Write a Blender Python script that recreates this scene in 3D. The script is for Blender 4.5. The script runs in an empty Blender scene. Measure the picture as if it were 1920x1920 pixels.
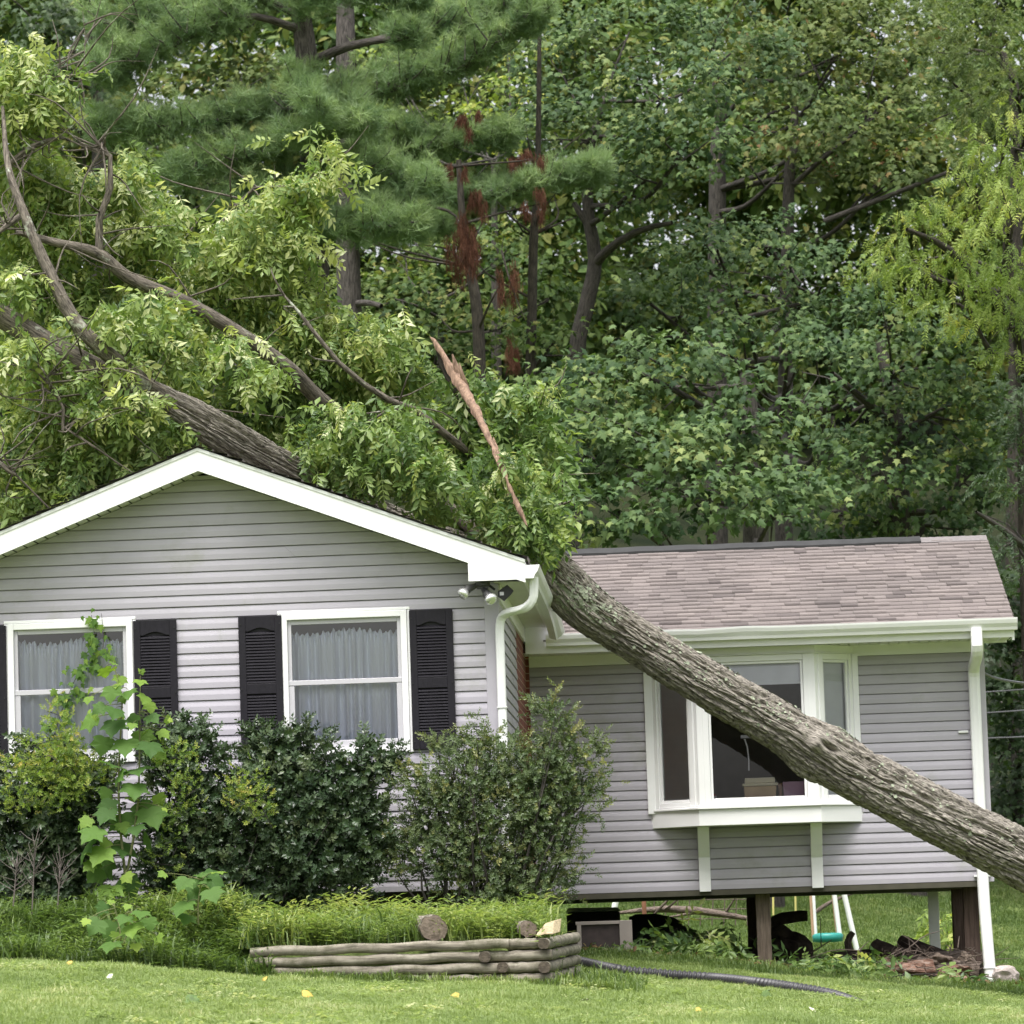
import bpy, math, random
import numpy as np
from mathutils import Vector, Matrix

C = bpy.context.scene.collection
SC = bpy.context.scene
R = math.radians
rnd = random.Random(7)
RNG = np.random.default_rng(11)

# ------------------------------------------------------------------ camera
F = 7300.0                       # focal length in pixels of a 1920 px wide frame
VPX, VPY, ROLL = 1300.0, 1740.0, R(2.15)
yc = np.array([VPX-960, -(VPY-960), -F]); yc /= np.linalg.norm(yc)
u0 = np.array([-math.sin(ROLL), math.cos(ROLL), 0.0])
zc = u0 - u0.dot(yc)*yc; zc /= np.linalg.norm(zc)
xc = np.cross(yc, zc)
RW = np.array([xc, yc, zc])      # camera vector -> world vector
cam_d = bpy.data.cameras.new('camera')
cam = bpy.data.objects.new('camera', cam_d); C.objects.link(cam)
cam.matrix_world = Matrix([list(RW[0])+[0], list(RW[1])+[0], list(RW[2])+[0], [0, 0, 0, 1]])
cam_d.sensor_width = 36; cam_d.lens = F/1920*36
cam_d.clip_start = 0.5; cam_d.clip_end = 2000
cam_d.dof.use_dof = True; cam_d.dof.focus_distance = 36.0; cam_d.dof.aperture_fstop = 5.6
SC.camera = cam

# ------------------------------------------------------------------ sky, sun, exposure
W = bpy.data.worlds.new('World'); SC.world = W; W.use_nodes = True
wn = W.node_tree.nodes; wl = W.node_tree.links
bg = wn['Background']
sky = wn.new('ShaderNodeTexSky'); sky.sky_type = 'NISHITA'; sky.sun_disc = False
SUN_EL, SUN_AZ = R(70), R(195)   # azimuth measured from +Y towards +X (behind the camera, a little to its left)
sky.sun_elevation = SUN_EL; sky.sun_rotation = SUN_AZ
sky.air_density = 1.0; sky.dust_density = 6.0; sky.ozone_density = 1.0
hs = wn.new('ShaderNodeHueSaturation'); hs.inputs['Saturation'].default_value = 0.2
wl.new(sky.outputs[0], hs.inputs['Color']); wl.new(hs.outputs[0], bg.inputs['Color'])
bg.inputs['Strength'].default_value = 0.15
sd = bpy.data.lights.new('sun', 'SUN'); so = bpy.data.objects.new('sun', sd); C.objects.link(so)
sd.energy = 2.0; sd.angle = R(40); sd.color = (1.0, 0.965, 0.92)
sdir = Vector((math.sin(SUN_AZ)*math.cos(SUN_EL), math.cos(SUN_AZ)*math.cos(SUN_EL), math.sin(SUN_EL)))
so.rotation_euler = sdir.to_track_quat('Z', 'Y').to_euler()
so.location = sdir*60
SC.view_settings.view_transform = 'Standard'; SC.view_settings.look = 'None'
SC.view_settings.exposure = 1.1; SC.view_settings.gamma = 1.0
SC.render.engine = 'CYCLES'
SC.cycles.use_denoising = True
SC.cycles.max_bounces = 8; SC.cycles.diffuse_bounces = 4; SC.cycles.glossy_bounces = 3
SC.cycles.transparent_max_bounces = 12; SC.cycles.transmission_bounces = 4
SC.cycles.caustics_reflective = False; SC.cycles.caustics_refractive = False

# ------------------------------------------------------------------ helpers
def P(px, py, Y):
    """the point at depth Y seen at pixel (px, py) of the 1920 px photograph"""
    v = RW @ np.array([px-960.0, -(py-960.0), -F])
    return Vector(v*(Y/v[1]))

def scale(Y): return Y/F         # metres per photograph pixel at depth Y

def tag(o, label=None, cat=None, group=None, kind=None):
    if label: o['label'] = label
    if cat: o['category'] = cat
    if group: o['group'] = group
    if kind: o['kind'] = kind
    return o

def empty(name, loc, label, cat, group=None):
    o = bpy.data.objects.new(name, None); C.objects.link(o); o.location = loc
    o.empty_display_size = 0.2
    return tag(o, label, cat, group)

def link(name, me, mat, parent=None):
    o = bpy.data.objects.new(name, me); C.objects.link(o)
    if mat is not None: me.materials.append(mat)
    if parent is not None:
        o.parent = parent
        if parent.parent is None: o.matrix_parent_inverse = Matrix.Translation(-parent.location)
    return o

class MB:
    def __init__(s): s.v = []; s.f = []
    def poly(s, pts):
        n = len(s.v); s.v += [tuple(p) for p in pts]; s.f.append(tuple(range(n, n+len(pts)))); return s
    def box(s, x0, x1, y0, y1, z0, z1):
        return s.hexa([(x0,y0,z0),(x1,y0,z0),(x1,y1,z0),(x0,y1,z0)], [(x0,y0,z1),(x1,y0,z1),(x1,y1,z1),(x0,y1,z1)])
    def hexa(s, b, t):
        n = len(s.v); k = len(b)
        s.v += [tuple(p) for p in b]+[tuple(p) for p in t]
        s.f.append(tuple(range(n+k-1, n-1, -1))); s.f.append(tuple(range(n+k, n+2*k)))
        for i in range(k):
            j = (i+1) % k
            s.f.append((n+i, n+j, n+k+j, n+k+i))
        return s
    def loft(s, secs, cap=True, closed=True):
        n = len(s.v); k = len(secs[0])
        for q in secs: s.v += [tuple(p) for p in q]
        for a in range(len(secs)-1):
            for i in range(k if closed else k-1):
                j = (i+1) % k
                s.f.append((n+a*k+i, n+a*k+j, n+(a+1)*k+j, n+(a+1)*k+i))
        if cap and closed:
            s.f.append(tuple(range(n+k-1, n-1, -1)))
            m = n+(len(secs)-1)*k
            s.f.append(tuple(range(m, m+k)))
        return s
    def tube(s, pts, rad, k=8, cap=True):
        fr = frames([Vector(p) for p in pts])
        secs = []
        for i, (p, x, y) in enumerate(fr):
            r = rad[i] if hasattr(rad, '__len__') else rad
            rx, ry = r if hasattr(r, '__len__') else (r, r)
            secs.append([p+x*(rx*math.cos(2*math.pi*j/k))+y*(ry*math.sin(2*math.pi*j/k)) for j in range(k)])
        return s.loft(secs, cap)
    def build(s, name, mat, parent=None, bevel=0, smooth=False, seg=2):
        me = bpy.data.meshes.new(name); me.from_pydata(s.v, [], s.f); me.update()
        o = link(name, me, mat, parent)
        if bevel:
            m = o.modifiers.new('bevel', 'BEVEL'); m.width = bevel; m.segments = seg; m.limit_method = 'ANGLE'; m.angle_limit = R(40)
        if smooth:
            me.polygons.foreach_set('use_smooth', [True]*len(me.polygons))
        return o

def frames(pts):
    out = []; n = len(pts); x = None
    for i, p in enumerate(pts):
        t = (pts[min(i+1, n-1)]-pts[max(i-1, 0)]).normalized()
        if x is None:
            x = t.cross(Vector((0, 1, 0.01)))
            if x.length < 1e-3: x = t.cross(Vector((1, 0, 0)))
        x = (x-t*x.dot(t)).normalized()
        out.append((p, x, t.cross(x)))
    return out

def smooth_path(pts, n):
    """Catmull-Rom through rows of numbers, n rows out"""
    a = np.array(pts, float); m = len(a)
    if m == 2: return a[0]+(a[1]-a[0])*np.linspace(0, 1, n)[:, None]
    ext = np.vstack([2*a[0]-a[1], a, 2*a[-1]-a[-2]])
    seg = np.r_[0, np.cumsum(np.linalg.norm(np.diff(a[:, :3], axis=0), axis=1))]
    s = np.linspace(0, seg[-1], n)
    i = np.clip(np.searchsorted(seg, s, 'right')-1, 0, m-2)
    t = ((s-seg[i])/np.maximum(seg[i+1]-seg[i], 1e-9))[:, None]
    p0, p1, p2, p3 = ext[i], ext[i+1], ext[i+2], ext[i+3]
    return 0.5*(2*p1+(p2-p0)*t+(2*p0-5*p1+4*p2-p3)*t**2+(3*p1-p0-3*p2+p3)*t**3)

def np_mesh(name, v, tris, mat, parent=None, attrs=None, smooth=False, uv=None):
    """a mesh from arrays: v (n,3), tris (m,k)"""
    me = bpy.data.meshes.new(name); k = tris.shape[1]
    me.vertices.add(len(v)); me.vertices.foreach_set('co', np.asarray(v, np.float32).ravel())
    me.loops.add(tris.size); me.loops.foreach_set('vertex_index', np.asarray(tris, np.int32).ravel())
    me.polygons.add(len(tris))
    me.polygons.foreach_set('loop_start', np.arange(0, tris.size, k, dtype=np.int32))
    if smooth: me.polygons.foreach_set('use_smooth', np.ones(len(tris), bool))
    me.update(calc_edges=True)
    for nm, a in (attrs or {}).items():
        at = me.attributes.new(nm, 'FLOAT', 'POINT'); at.data.foreach_set('value', np.asarray(a, np.float32))
    if uv is not None:
        l = me.uv_layers.new(name='UVMap'); l.data.foreach_set('uv', np.asarray(uv, np.float32)[tris.ravel()].ravel())
    return link(name, me, mat, parent)

_tab = {}
def vnoise(u, v, seed, pu=0):
    """smooth value noise 0..1; periodic in u with integer period pu"""
    if seed not in _tab: _tab[seed] = np.random.default_rng(1000+seed).random((256, 256))
    T = _tab[seed]
    iu = np.floor(u).astype(int); iv = np.floor(v).astype(int)
    fu = u-iu; fv = v-iv
    fu = fu*fu*(3-2*fu); fv = fv*fv*(3-2*fv)
    w = (lambda q: (q % pu) if pu else q % 256)
    a = T[w(iu) % 256, iv % 256]; b = T[w(iu+1) % 256, iv % 256]
    c = T[w(iu) % 256, (iv+1) % 256]; d = T[w(iu+1) % 256, (iv+1) % 256]
    return (a*(1-fu)+b*fu)*(1-fv)+(c*(1-fu)+d*fu)*fv

def sstep(a, b, x):
    t = np.clip((x-a)/(b-a), 0, 1); return t*t*(3-2*t)

# ------------------------------------------------------------------ materials
def new_mat(name):
    m = bpy.data.materials.new(name); m.use_nodes = True
    return m, m.node_tree.nodes, m.node_tree.links, m.node_tree.nodes['Principled BSDF']

def ramp(nodes, cols, pos=None):
    r = nodes.new('ShaderNodeValToRGB'); e = r.color_ramp.elements
    n = len(cols)
    pos = pos or [i/(n-1) for i in range(n)]
    while len(e) < n: e.new(0.5)
    for i in range(n):
        e[i].position = pos[i]; e[i].color = (*cols[i], 1)
    return r

def plain(name, col, rough=0.5, var=0.12, nscale=6.0, bump=0.0, bscale=60.0, spec=0.4, metal=0.0, dirt=None, stretch=None):
    """a colour that wanders a little with noise, optional dirt blotches and bump"""
    m, n, l, b = new_mat(name)
    tc = n.new('ShaderNodeTexCoord'); mp = n.new('ShaderNodeMapping')
    l.new(tc.outputs['Object'], mp.inputs[0])
    if stretch: mp.inputs['Scale'].default_value = stretch
    nz = n.new('ShaderNodeTexNoise'); nz.inputs['Scale'].default_value = nscale; nz.inputs['Detail'].default_value = 6
    l.new(mp.outputs[0], nz.inputs['Vector'])
    lo = tuple(c*(1-var) for c in col); hi = tuple(min(1, c*(1+var)) for c in col)
    r = ramp(n, [lo, hi], [0.3, 0.7]); l.new(nz.outputs['Fac'], r.inputs[0])
    out = r.outputs[0]
    if dirt:
        n2 = n.new('ShaderNodeTexNoise'); n2.inputs['Scale'].default_value = dirt[1]; n2.inputs['Detail'].default_value = 8
        n2.inputs['Roughness'].default_value = 0.7
        l.new(mp.outputs[0], n2.inputs['Vector'])
        r2 = ramp(n, [(0, 0, 0), (1, 1, 1)], [dirt[2], dirt[2]+0.2]); l.new(n2.outputs['Fac'], r2.inputs[0])
        mx = n.new('ShaderNodeMix'); mx.data_type = 'RGBA'
        l.new(r2.outputs[0], mx.inputs[0]); l.new(out, mx.inputs[6]); mx.inputs[7].default_value = (*dirt[0], 1)
        out = mx.outputs[2]
    l.new(out, b.inputs['Base Color'])
    b.inputs['Roughness'].default_value = rough; b.inputs['Specular IOR Level'].default_value = spec
    b.inputs['Metallic'].default_value = metal
    if bump:
        n3 = n.new('ShaderNodeTexNoise'); n3.inputs['Scale'].default_value = bscale; n3.inputs['Detail'].default_value = 5
        l.new(mp.outputs[0], n3.inputs['Vector'])
        bp = n.new('ShaderNodeBump'); bp.inputs['Strength'].default_value = bump; bp.inputs['Distance'].default_value = 0.02
        l.new(n3.outputs['Fac'], bp.inputs['Height']); l.new(bp.outputs[0], b.inputs['Normal'])
    return m

def leaf_mat(name, cols, pos=None, rough=0.5, spec=0.35, trans=0.35, tcol=(1.5, 1.6, 0.7)):
    """leaf colours picked per leaf by its 'tint', with light shining through"""
    m, n, l, b = new_mat(name)
    at = n.new('ShaderNodeAttribute'); at.attribute_name = 'tint'
    r = ramp(n, cols, pos); l.new(at.outputs['Fac'], r.inputs[0])
    l.new(r.outputs[0], b.inputs['Base Color'])
    b.inputs['Roughness'].default_value = rough; b.inputs['Specular IOR Level'].default_value = spec
    t = n.new('ShaderNodeBsdfTranslucent')
    mu = n.new('ShaderNodeMix'); mu.data_type = 'RGBA'; mu.blend_type = 'MULTIPLY'; mu.inputs[0].default_value = 1
    l.new(r.outputs[0], mu.inputs[6]); mu.inputs[7].default_value = (*tcol, 1)
    l.new(mu.outputs[2], t.inputs['Color'])
    ms = n.new('ShaderNodeMixShader'); ms.inputs[0].default_value = trans
    l.new(b.outputs[0], ms.inputs[1]); l.new(t.outputs[0], ms.inputs[2])
    l.new(ms.outputs[0], n['Material Output'].inputs['Surface'])
    return m

def bark_mat(name, dark, light, lichen=None, lich_t=0.62, uvscale=(1, 1)):
    """bark on a tube with UVs in metres: long streaks, patches of lichen"""
    m, n, l, b = new_mat(name)
    uv = n.new('ShaderNodeUVMap')
    mp = n.new('ShaderNodeMapping'); mp.inputs['Scale'].default_value = (38*uvscale[0], 7*uvscale[1], 1)
    l.new(uv.outputs[0], mp.inputs[0])
    nz = n.new('ShaderNodeTexNoise'); nz.inputs['Scale'].default_value = 1; nz.inputs['Detail'].default_value = 7; nz.inputs['Roughness'].default_value = 0.65
    nz.inputs['Distortion'].default_value = 0.5
    l.new(mp.outputs[0], nz.inputs['Vector'])
    r = ramp(n, [dark, light], [0.36, 0.62]); l.new(nz.outputs['Fac'], r.inputs[0])
    out = r.outputs[0]
    if lichen:
        tc = n.new('ShaderNodeTexCoord')
        n2 = n.new('ShaderNodeTexNoise'); n2.inputs['Scale'].default_value = 3.2; n2.inputs['Detail'].default_value = 9; n2.inputs['Roughness'].default_value = 0.72
        l.new(tc.outputs['Object'], n2.inputs['Vector'])
        r2 = ramp(n, [(0, 0, 0), (1, 1, 1)], [lich_t, lich_t+0.07]); l.new(n2.outputs['Fac'], r2.inputs[0])
        mx = n.new('ShaderNodeMix'); mx.data_type = 'RGBA'
        l.new(r2.outputs[0], mx.inputs[0]); l.new(out, mx.inputs[6]); mx.inputs[7].default_value = (*lichen, 1)
        out = mx.outputs[2]
    l.new(out, b.inputs['Base Color']); b.inputs['Roughness'].default_value = 0.9; b.inputs['Specular IOR Level'].default_value = 0.2
    bp = n.new('ShaderNodeBump'); bp.inputs['Strength'].default_value = 0.8; bp.inputs['Distance'].default_value = 0.02
    l.new(nz.outputs['Fac'], bp.inputs['Height']); l.new(bp.outputs[0], b.inputs['Normal'])
    return m

def glass_mat(name, refl=1.0, tint=(0.85, 0.88, 0.88)):
    m, n, l, b = new_mat(name)
    n.remove(b)
    tr = n.new('ShaderNodeBsdfTransparent'); tr.inputs[0].default_value = (*tint, 1)
    gl = n.new('ShaderNodeBsdfGlossy'); gl.inputs['Roughness'].default_value = 0.0
    nz = n.new('ShaderNodeTexNoise'); nz.inputs['Scale'].default_value = 1.7
    bp = n.new('ShaderNodeBump'); bp.inputs['Strength'].default_value = 0.03; l.new(nz.outputs['Fac'], bp.inputs['Height'])
    l.new(bp.outputs[0], gl.inputs['Normal'])
    fr = n.new('ShaderNodeFresnel'); fr.inputs['IOR'].default_value = 1.5
    mm = n.new('ShaderNodeMath'); mm.operation = 'MULTIPLY'; mm.inputs[1].default_value = 1.7*refl; mm.use_clamp = True
    l.new(fr.outputs[0], mm.inputs[0])
    ms = n.new('ShaderNodeMixShader'); l.new(mm.outputs[0], ms.inputs[0]); l.new(tr.outputs[0], ms.inputs[1]); l.new(gl.outputs[0], ms.inputs[2])
    l.new(ms.outputs[0], n['Material Output'].inputs['Surface'])
    return m

M = {}
M['siding'] = plain('vinyl_siding', (0.395, 0.375, 0.418), 0.45, 0.05, 2.5, 0.05, 300, 0.4, dirt=((0.30, 0.30, 0.27), 1.3, 0.56))
M['corner'] = plain('corner_post', (0.415, 0.396, 0.437), 0.45, 0.04)
M['white'] = plain('white_trim', (0.80, 0.80, 0.80), 0.4, 0.03, 3, dirt=((0.55, 0.56, 0.48), 2.2, 0.64))
M['gutter'] = plain('painted_metal', (0.72, 0.73, 0.72), 0.35, 0.04, 3, dirt=((0.42, 0.43, 0.36), 3.0, 0.60))
M['soffit'] = plain('soffit_panel', (0.66, 0.66, 0.60), 0.5, 0.06, 3, dirt=((0.45, 0.42, 0.30), 2.0, 0.6))
M['shutter'] = plain('shutter_plastic', (0.013, 0.0115, 0.016), 0.5, 0.15, 40, 0.15, 90, 0.22, stretch=(1, 1, .25))
M['sash'] = plain('sash_vinyl', (0.50, 0.49, 0.52), 0.4, 0.03)
M['glass'] = glass_mat('window_glass', 1.4, (.96, .95, .97))
M['glass2'] = glass_mat('bedroom_glass', 2.2, (.97, .97, .98))
M['curtain'] = plain('curtain_cloth', (0.78, 0.83, 0.96), 0.9, 0.06, 30, 0.1, 400, 0.1, stretch=(1, 1, .1))
M['blind'] = plain('blind_slats', (0.86, 0.90, 0.92), 0.5, 0.04)
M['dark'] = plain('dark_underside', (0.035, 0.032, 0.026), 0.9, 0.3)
M['oliveply'] = plain('stained_board', (0.075, 0.07, 0.05), 0.8, 0.2)
M['room'] = plain('room_wall', (0.25, 0.23, 0.2), 0.9, 0.1)
M['black'] = plain('black_rubber', (0.02, 0.02, 0.02), 0.6, 0.3)
M['postwood'] = plain('weathered_post', (0.16, 0.125, 0.10), 0.85, 0.35, 8, 0.4, 40, 0.2, stretch=(6, 6, .5))
M['darkwood'] = plain('dark_post_wood', (0.085, 0.06, 0.05), 0.85, 0.35, 8, 0.4, 40, 0.2, stretch=(6, 6, .5))
M['chrome'] = plain('lamp_glass', (0.75, 0.75, 0.75), 0.15, 0.05, metal=0.7)
M['lampmetal'] = plain('lamp_housing', (0.05, 0.05, 0.05), 0.4, 0.1)

# ------------------------------------------------------------------ ground
X0T, X1T, YT = P(470, 1790, 31)[0], P(1035, 1800, 31)[0], 31.0     # the timber wall's front
def lawn_z(x, y):
    x = np.asarray(x, float); y = np.asarray(y, float)
    z = -0.43-np.where(x > -1.48, 1.44, 1.02)*np.tanh((x+1.48)/12)+0.03*(np.minimum(y, 40)-30.5)
    z = z+0.012*np.clip(y-40, 0, 10)+0.115*np.clip(y-50, 0, 8)
    z = z+0.31*np.clip(y-58, 0, 62)
    return z+0.02*np.sin(x*1.3+y*0.7)+0.015*np.sin(2.1*x-1.1*y)
def bed_mask(x, y):
    right = 1-sstep(X1T-0.10, X1T+0.02, x)
    front = np.where(x > X0T-0.05, (y > YT+0.03)*1.0, sstep(YT-0.1, YT+1.3, y))
    return right*front*(1-sstep(35, 36, y))
def bed_z(x, y):
    lo = np.where(x > X0T-0.2, -0.05+0.14*sstep(YT, YT+2.3, y), -0.10+0.34*sstep(YT-0.2, YT+1.6, y))
    return lo+0.02*np.sin(5*x+3*y)
def ground_z(x, y):
    b = bed_mask(x, y)
    return lawn_z(x, y)*(1-b)+np.maximum(bed_z(x, y), lawn_z(x, y))*b

def ground_mat():
    m, n, l, b = new_mat('lawn_soil')
    tc = n.new('ShaderNodeTexCoord')
    nz = n.new('ShaderNodeTexNoise'); nz.inputs['Scale'].default_value = 9; nz.inputs['Detail'].default_value = 9; nz.inputs['Roughness'].default_value = 0.7
    l.new(tc.outputs['Object'], nz.inputs['Vector'])
    r = ramp(n, [(0.06, 0.085, 0.025), (0.14, 0.185, 0.06), (0.22, 0.265, 0.10)], [0.3, 0.52, 0.72]); l.new(nz.outputs['Fac'], r.inputs[0])
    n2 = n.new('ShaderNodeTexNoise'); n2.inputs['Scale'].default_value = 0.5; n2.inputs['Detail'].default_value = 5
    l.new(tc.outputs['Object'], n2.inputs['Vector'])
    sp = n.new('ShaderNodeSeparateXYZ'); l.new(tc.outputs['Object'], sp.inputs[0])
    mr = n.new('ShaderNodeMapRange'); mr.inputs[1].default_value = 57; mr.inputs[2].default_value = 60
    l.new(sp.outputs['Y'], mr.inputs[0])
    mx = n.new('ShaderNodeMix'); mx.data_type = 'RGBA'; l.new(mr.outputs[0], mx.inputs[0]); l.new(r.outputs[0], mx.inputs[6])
    r3 = ramp(n, [(0.006, 0.010, 0.004), (0.020, 0.024, 0.010)], [0.35, 0.65]); l.new(n2.outputs['Fac'], r3.inputs[0])  # wooded hill floor, its colour darkened to carry the shade under the trees
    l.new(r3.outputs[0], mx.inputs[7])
    l.new(mx.outputs[2], b.inputs['Base Color']); b.inputs['Roughness'].default_value = 0.95; b.inputs['Specular IOR Level'].default_value = 0.1
    bp = n.new('ShaderNodeBump'); bp.inputs['Strength'].default_value = 0.6; bp.inputs['Distance'].default_value = 0.05
    l.new(nz.outputs['Fac'], bp.inputs['Height']); l.new(bp.outputs[0], b.inputs['Normal'])
    return m
gx = np.r_[np.linspace(-900, -60, 12), np.linspace(-50, -9, 20), np.arange(-8, 5.01, 0.08), np.linspace(6, 50, 22), np.linspace(60, 900, 12)]
gy = np.r_[np.linspace(-900, -40, 10), np.linspace(-30, 18, 17), np.arange(19, 29.5, 0.25), np.arange(29.5, 36.5, 0.08), np.arange(37, 60, 0.5), np.linspace(61, 130, 36), np.linspace(150, 1200, 14)]
XX, YY = np.meshgrid(gx, gy); ZZ = ground_z(XX, YY)
nx, ny = len(gx), len(gy)
ii = (np.arange(ny-1)[:, None]*nx+np.arange(nx-1)[None]).ravel()
o = np_mesh('ground', np.stack([XX.ravel(), YY.ravel(), ZZ.ravel()], 1), np.stack([ii, ii+1, ii+nx+1, ii+nx], 1), ground_mat(), smooth=True)
tag(o, 'sloping green lawn running up to the wooded hill behind the house', 'lawn', kind='structure')

# ------------------------------------------------------------------ the house
YL, YRK, YR, YE = 34.0, 33.65, 39.7, 39.1     # left front wall, left rake, right front wall, right eave
apex = P(370, 838, YRK); eav = P(984, 1047, YRK)
PITCH = (apex.z-eav.z)/(eav.x-apex.x)
AX = apex.x; EX = eav.x; RZ = apex.z
eR = P(1905, 1170, YE)
EZ = eR.z
XRR = eR.x                                    # right rake
YRIDGE = min(np.arange(40.5, 44, .02), key=lambda Y: abs((lambda c: 960-F*c[0]/c[2])(RW.T @ np.array([XRR, Y, P(1850, 1008, Y).z]))-1850))
YRIDGE = float(YRIDGE); RZ2 = P(1850, 1008, YRIDGE).z   # right wing's ridge
PITCH2 = (RZ2-EZ)/(YRIDGE-YE); print('ridge', YRIDGE, RZ2, RZ, PITCH, PITCH2)
XC = P(934, 1200, YL).x                       # left wing's right corner
XCL = 2*AX-XC
XWR = P(1843, 1260, YR).x                     # right end wall
FLOOR = P(1450, 1664, YR).z
FLOOR_L = P(450, 1682, YL).z
house = empty('house', (0, 37, FLOOR), 'grey vinyl sided ranch house with white trim and dark shutters, fallen trunk on roof', 'house')

def siding(name, runs, z0, z1, course, y, parent, axis='x', flip=1, top=None, seed=1):
    """Dutch lap courses. runs(z) -> list of (a, b) spans along the wall. axis x: the wall faces -Y at depth y; axis y: faces +X at x = y."""
    g = random.Random(seed); mb = MB()
    prof = [(0.0, -0.012), (0.003, 0.0135), (0.44, 0.0135), (0.50, 0.0125), (0.90, 0.0035), (0.905, -0.012), (1.0, -0.012)]
    n = int(math.ceil((z1-z0)/course))
    for k in range(n):
        zb = z0+k*course
        for (a0, b0), (a1, b1) in zip(runs(min(zb+1e-4, z1)), runs(min(zb+course*.999, z1))):
            cuts = [0.0]
            if b0-a0 > 2.2 and g.random() < 0.8: cuts.append(g.uniform(0.25, 0.75))
            cuts.append(1.0)
            for c in range(len(cuts)-1):
                d = 0.0012*(c % 2)
                secs = []
                for f, off in prof:
                    z = min(zb+f*course, z1)
                    a = a0+(a1-a0)*f; b = b0+(b1-b0)*f
                    if b-a < 0.01: a = b = (a+b)/2
                    xa = a+(b-a)*cuts[c]; xb = a+(b-a)*cuts[c+1]
                    q = off+d
                    w = 0.0012*math.sin(k*2.3+c)
                    if axis == 'x': secs.append([(xa, y-q, z), (xb, y-q, z+w)])
                    else: secs.append([(y+q, xa, z), (y+q, xb, z)])
                for s0, s1 in zip(secs, secs[1:]):
                    mb.poly([s0[0], s0[1], s1[1], s1[0]] if axis == 'x' else [s0[0], s0[1], s1[1], s1[0]])
    return mb.build(name, M['siding'], parent)

# window boxes of the left front: (centre px, size px)
SP = F/YL
W2 = P(648, 1281, YL); W1 = P(134, 1302, YL)
WW, WH = 238/SP, 268/SP
wins = [(W1.x, W2.z), (W2.x, W2.z)]
# rake underside line as a function of z
RDROP = 0.215
def gable_runs(z):
    half = min(XC-AX, (RZ-RDROP+0.02-z)/PITCH)
    half = max(half, 0.004)
    a, b = AX-half, AX+half
    out = []; x = a
    for wx, wz in wins:
        h = abs(z-wz) < WH/2-0.015
        if h:
            out.append((x, wx-WW/2+0.02)); x = wx+WW/2-0.02
        else:
            out.append((x, x+1e-6)) if False else None
    out.append((x, b)); return out
# courses must not change their span count inside one course: cut the wall in three bands
C_ = 0.1016
zb = FLOOR_L
nb = round((W2.z-WH/2-zb)/C_); z_a = W2.z-WH/2; cb = (z_a-zb)/nb
nm = round(WH/C_); cm = WH/nm; z_b = W2.z+WH/2
def full_run(z):
    half = max(min(XC-AX, (RZ-RDROP+0.02-z)/PITCH), 0.004); return [(AX-half, AX+half)]
def mid_run(z):
    (a, b), = full_run(z); xs = [a]
    for wx, _ in wins: xs += [wx-WW/2+0.015, wx+WW/2-0.015]
    xs.append(b); return [(xs[i], xs[i+1]) for i in range(0, len(xs), 2)]
siding('gable_wall', full_run, zb, z_a, cb, YL, house, seed=3)
for q_ in range(3): siding('gable_wall', (lambda z, q_=q_: mid_run(z)[q_:q_+1]), z_a, z_b, cm, YL, house, seed=4+q_)
siding('gable_wall', full_run, z_b, RZ-RDROP, C_, YL, house, seed=5)

# right wing front: bay opening
SR = F/YR
BX0, BX1 = P(1222, 1400, YR).x, P(1607, 1400, YR).x
BZ0, BZ1 = P(1420, 1510, YR).z, P(1420, 1228, YR).z
ZF = P(1700, 1226, YR).z           # under the frieze
BRX0, BRX1 = P(977, 1300, YR).x, P(994, 1300, YR).x
n1 = round((BZ0-FLOOR)/C_); c1 = (BZ0-FLOOR)/n1
siding('front_wall', lambda z: [(BRX1, XWR)], FLOOR, BZ0, c1, YR, house, seed=6)
n2 = round((ZF-BZ0)/C_); c2 = (ZF-BZ0)/n2
siding('front_wall', lambda z: [(BRX1, BX0)], BZ0, ZF, c2, YR, house, seed=7); siding('front_wall', lambda z: [(BX1, XWR)], BZ0, ZF, c2, YR, house, seed=12)
# return wall of the left wing, faces +X; brick beyond
YBR = 37.4
ZS = P(930, 1088, YRK).z           # soffit of the left wing's eave
siding('return_wall', lambda z: [(YL-0.01, YBR)], FLOOR_L, ZS, C_, XC, house, axis='y', seed=8)

def brick_mat():
    m, n, l, b = new_mat('red_brick')
    uv = n.new('ShaderNodeUVMap')
    br = n.new('ShaderNodeTexBrick'); br.inputs['Scale'].default_value = 1.0
    br.inputs['Brick Width'].default_value = 0.21; br.inputs['Row Height'].default_value = 0.075; br.inputs['Mortar Size'].default_value = 0.005
    br.inputs['Color1'].default_value = (0.20, 0.050, 0.032, 1); br.inputs['Color2'].default_value = (0.12, 0.032, 0.028, 1); br.inputs['Mortar'].default_value = (0.36, 0.27, 0.19, 1)
    l.new(uv.outputs[0], br.inputs['Vector']); l.new(br.outputs['Color'], b.inputs['Base Color'])
    b.inputs['Roughness'].default_value = 0.85
    bp = n.new('ShaderNodeBump'); bp.inputs['Strength'].default_value = 0.5; bp.inputs['Distance'].default_value = 0.01; bp.invert = True
    l.new(br.outputs['Fac'], bp.inputs['Height']); l.new(bp.outputs[0], b.inputs['Normal'])
    return m
M['brick'] = brick_mat()
v = []; q = []; uvs = []
def bquad(p, t):
    k = len(v); v.extend(p); uvs.extend(t); q.append((k, k+1, k+2, k+3))
H = ZS-0.12-FLOOR
bquad([(XC+.006, YBR, FLOOR), (XC+.006, YR-.12, FLOOR), (XC+.006, YR-.12, FLOOR+H), (XC+.006, YBR, FLOOR+H)], [(0, 0), (YR-.12-YBR, 0), (YR-.12-YBR, H), (0, H)])
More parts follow.
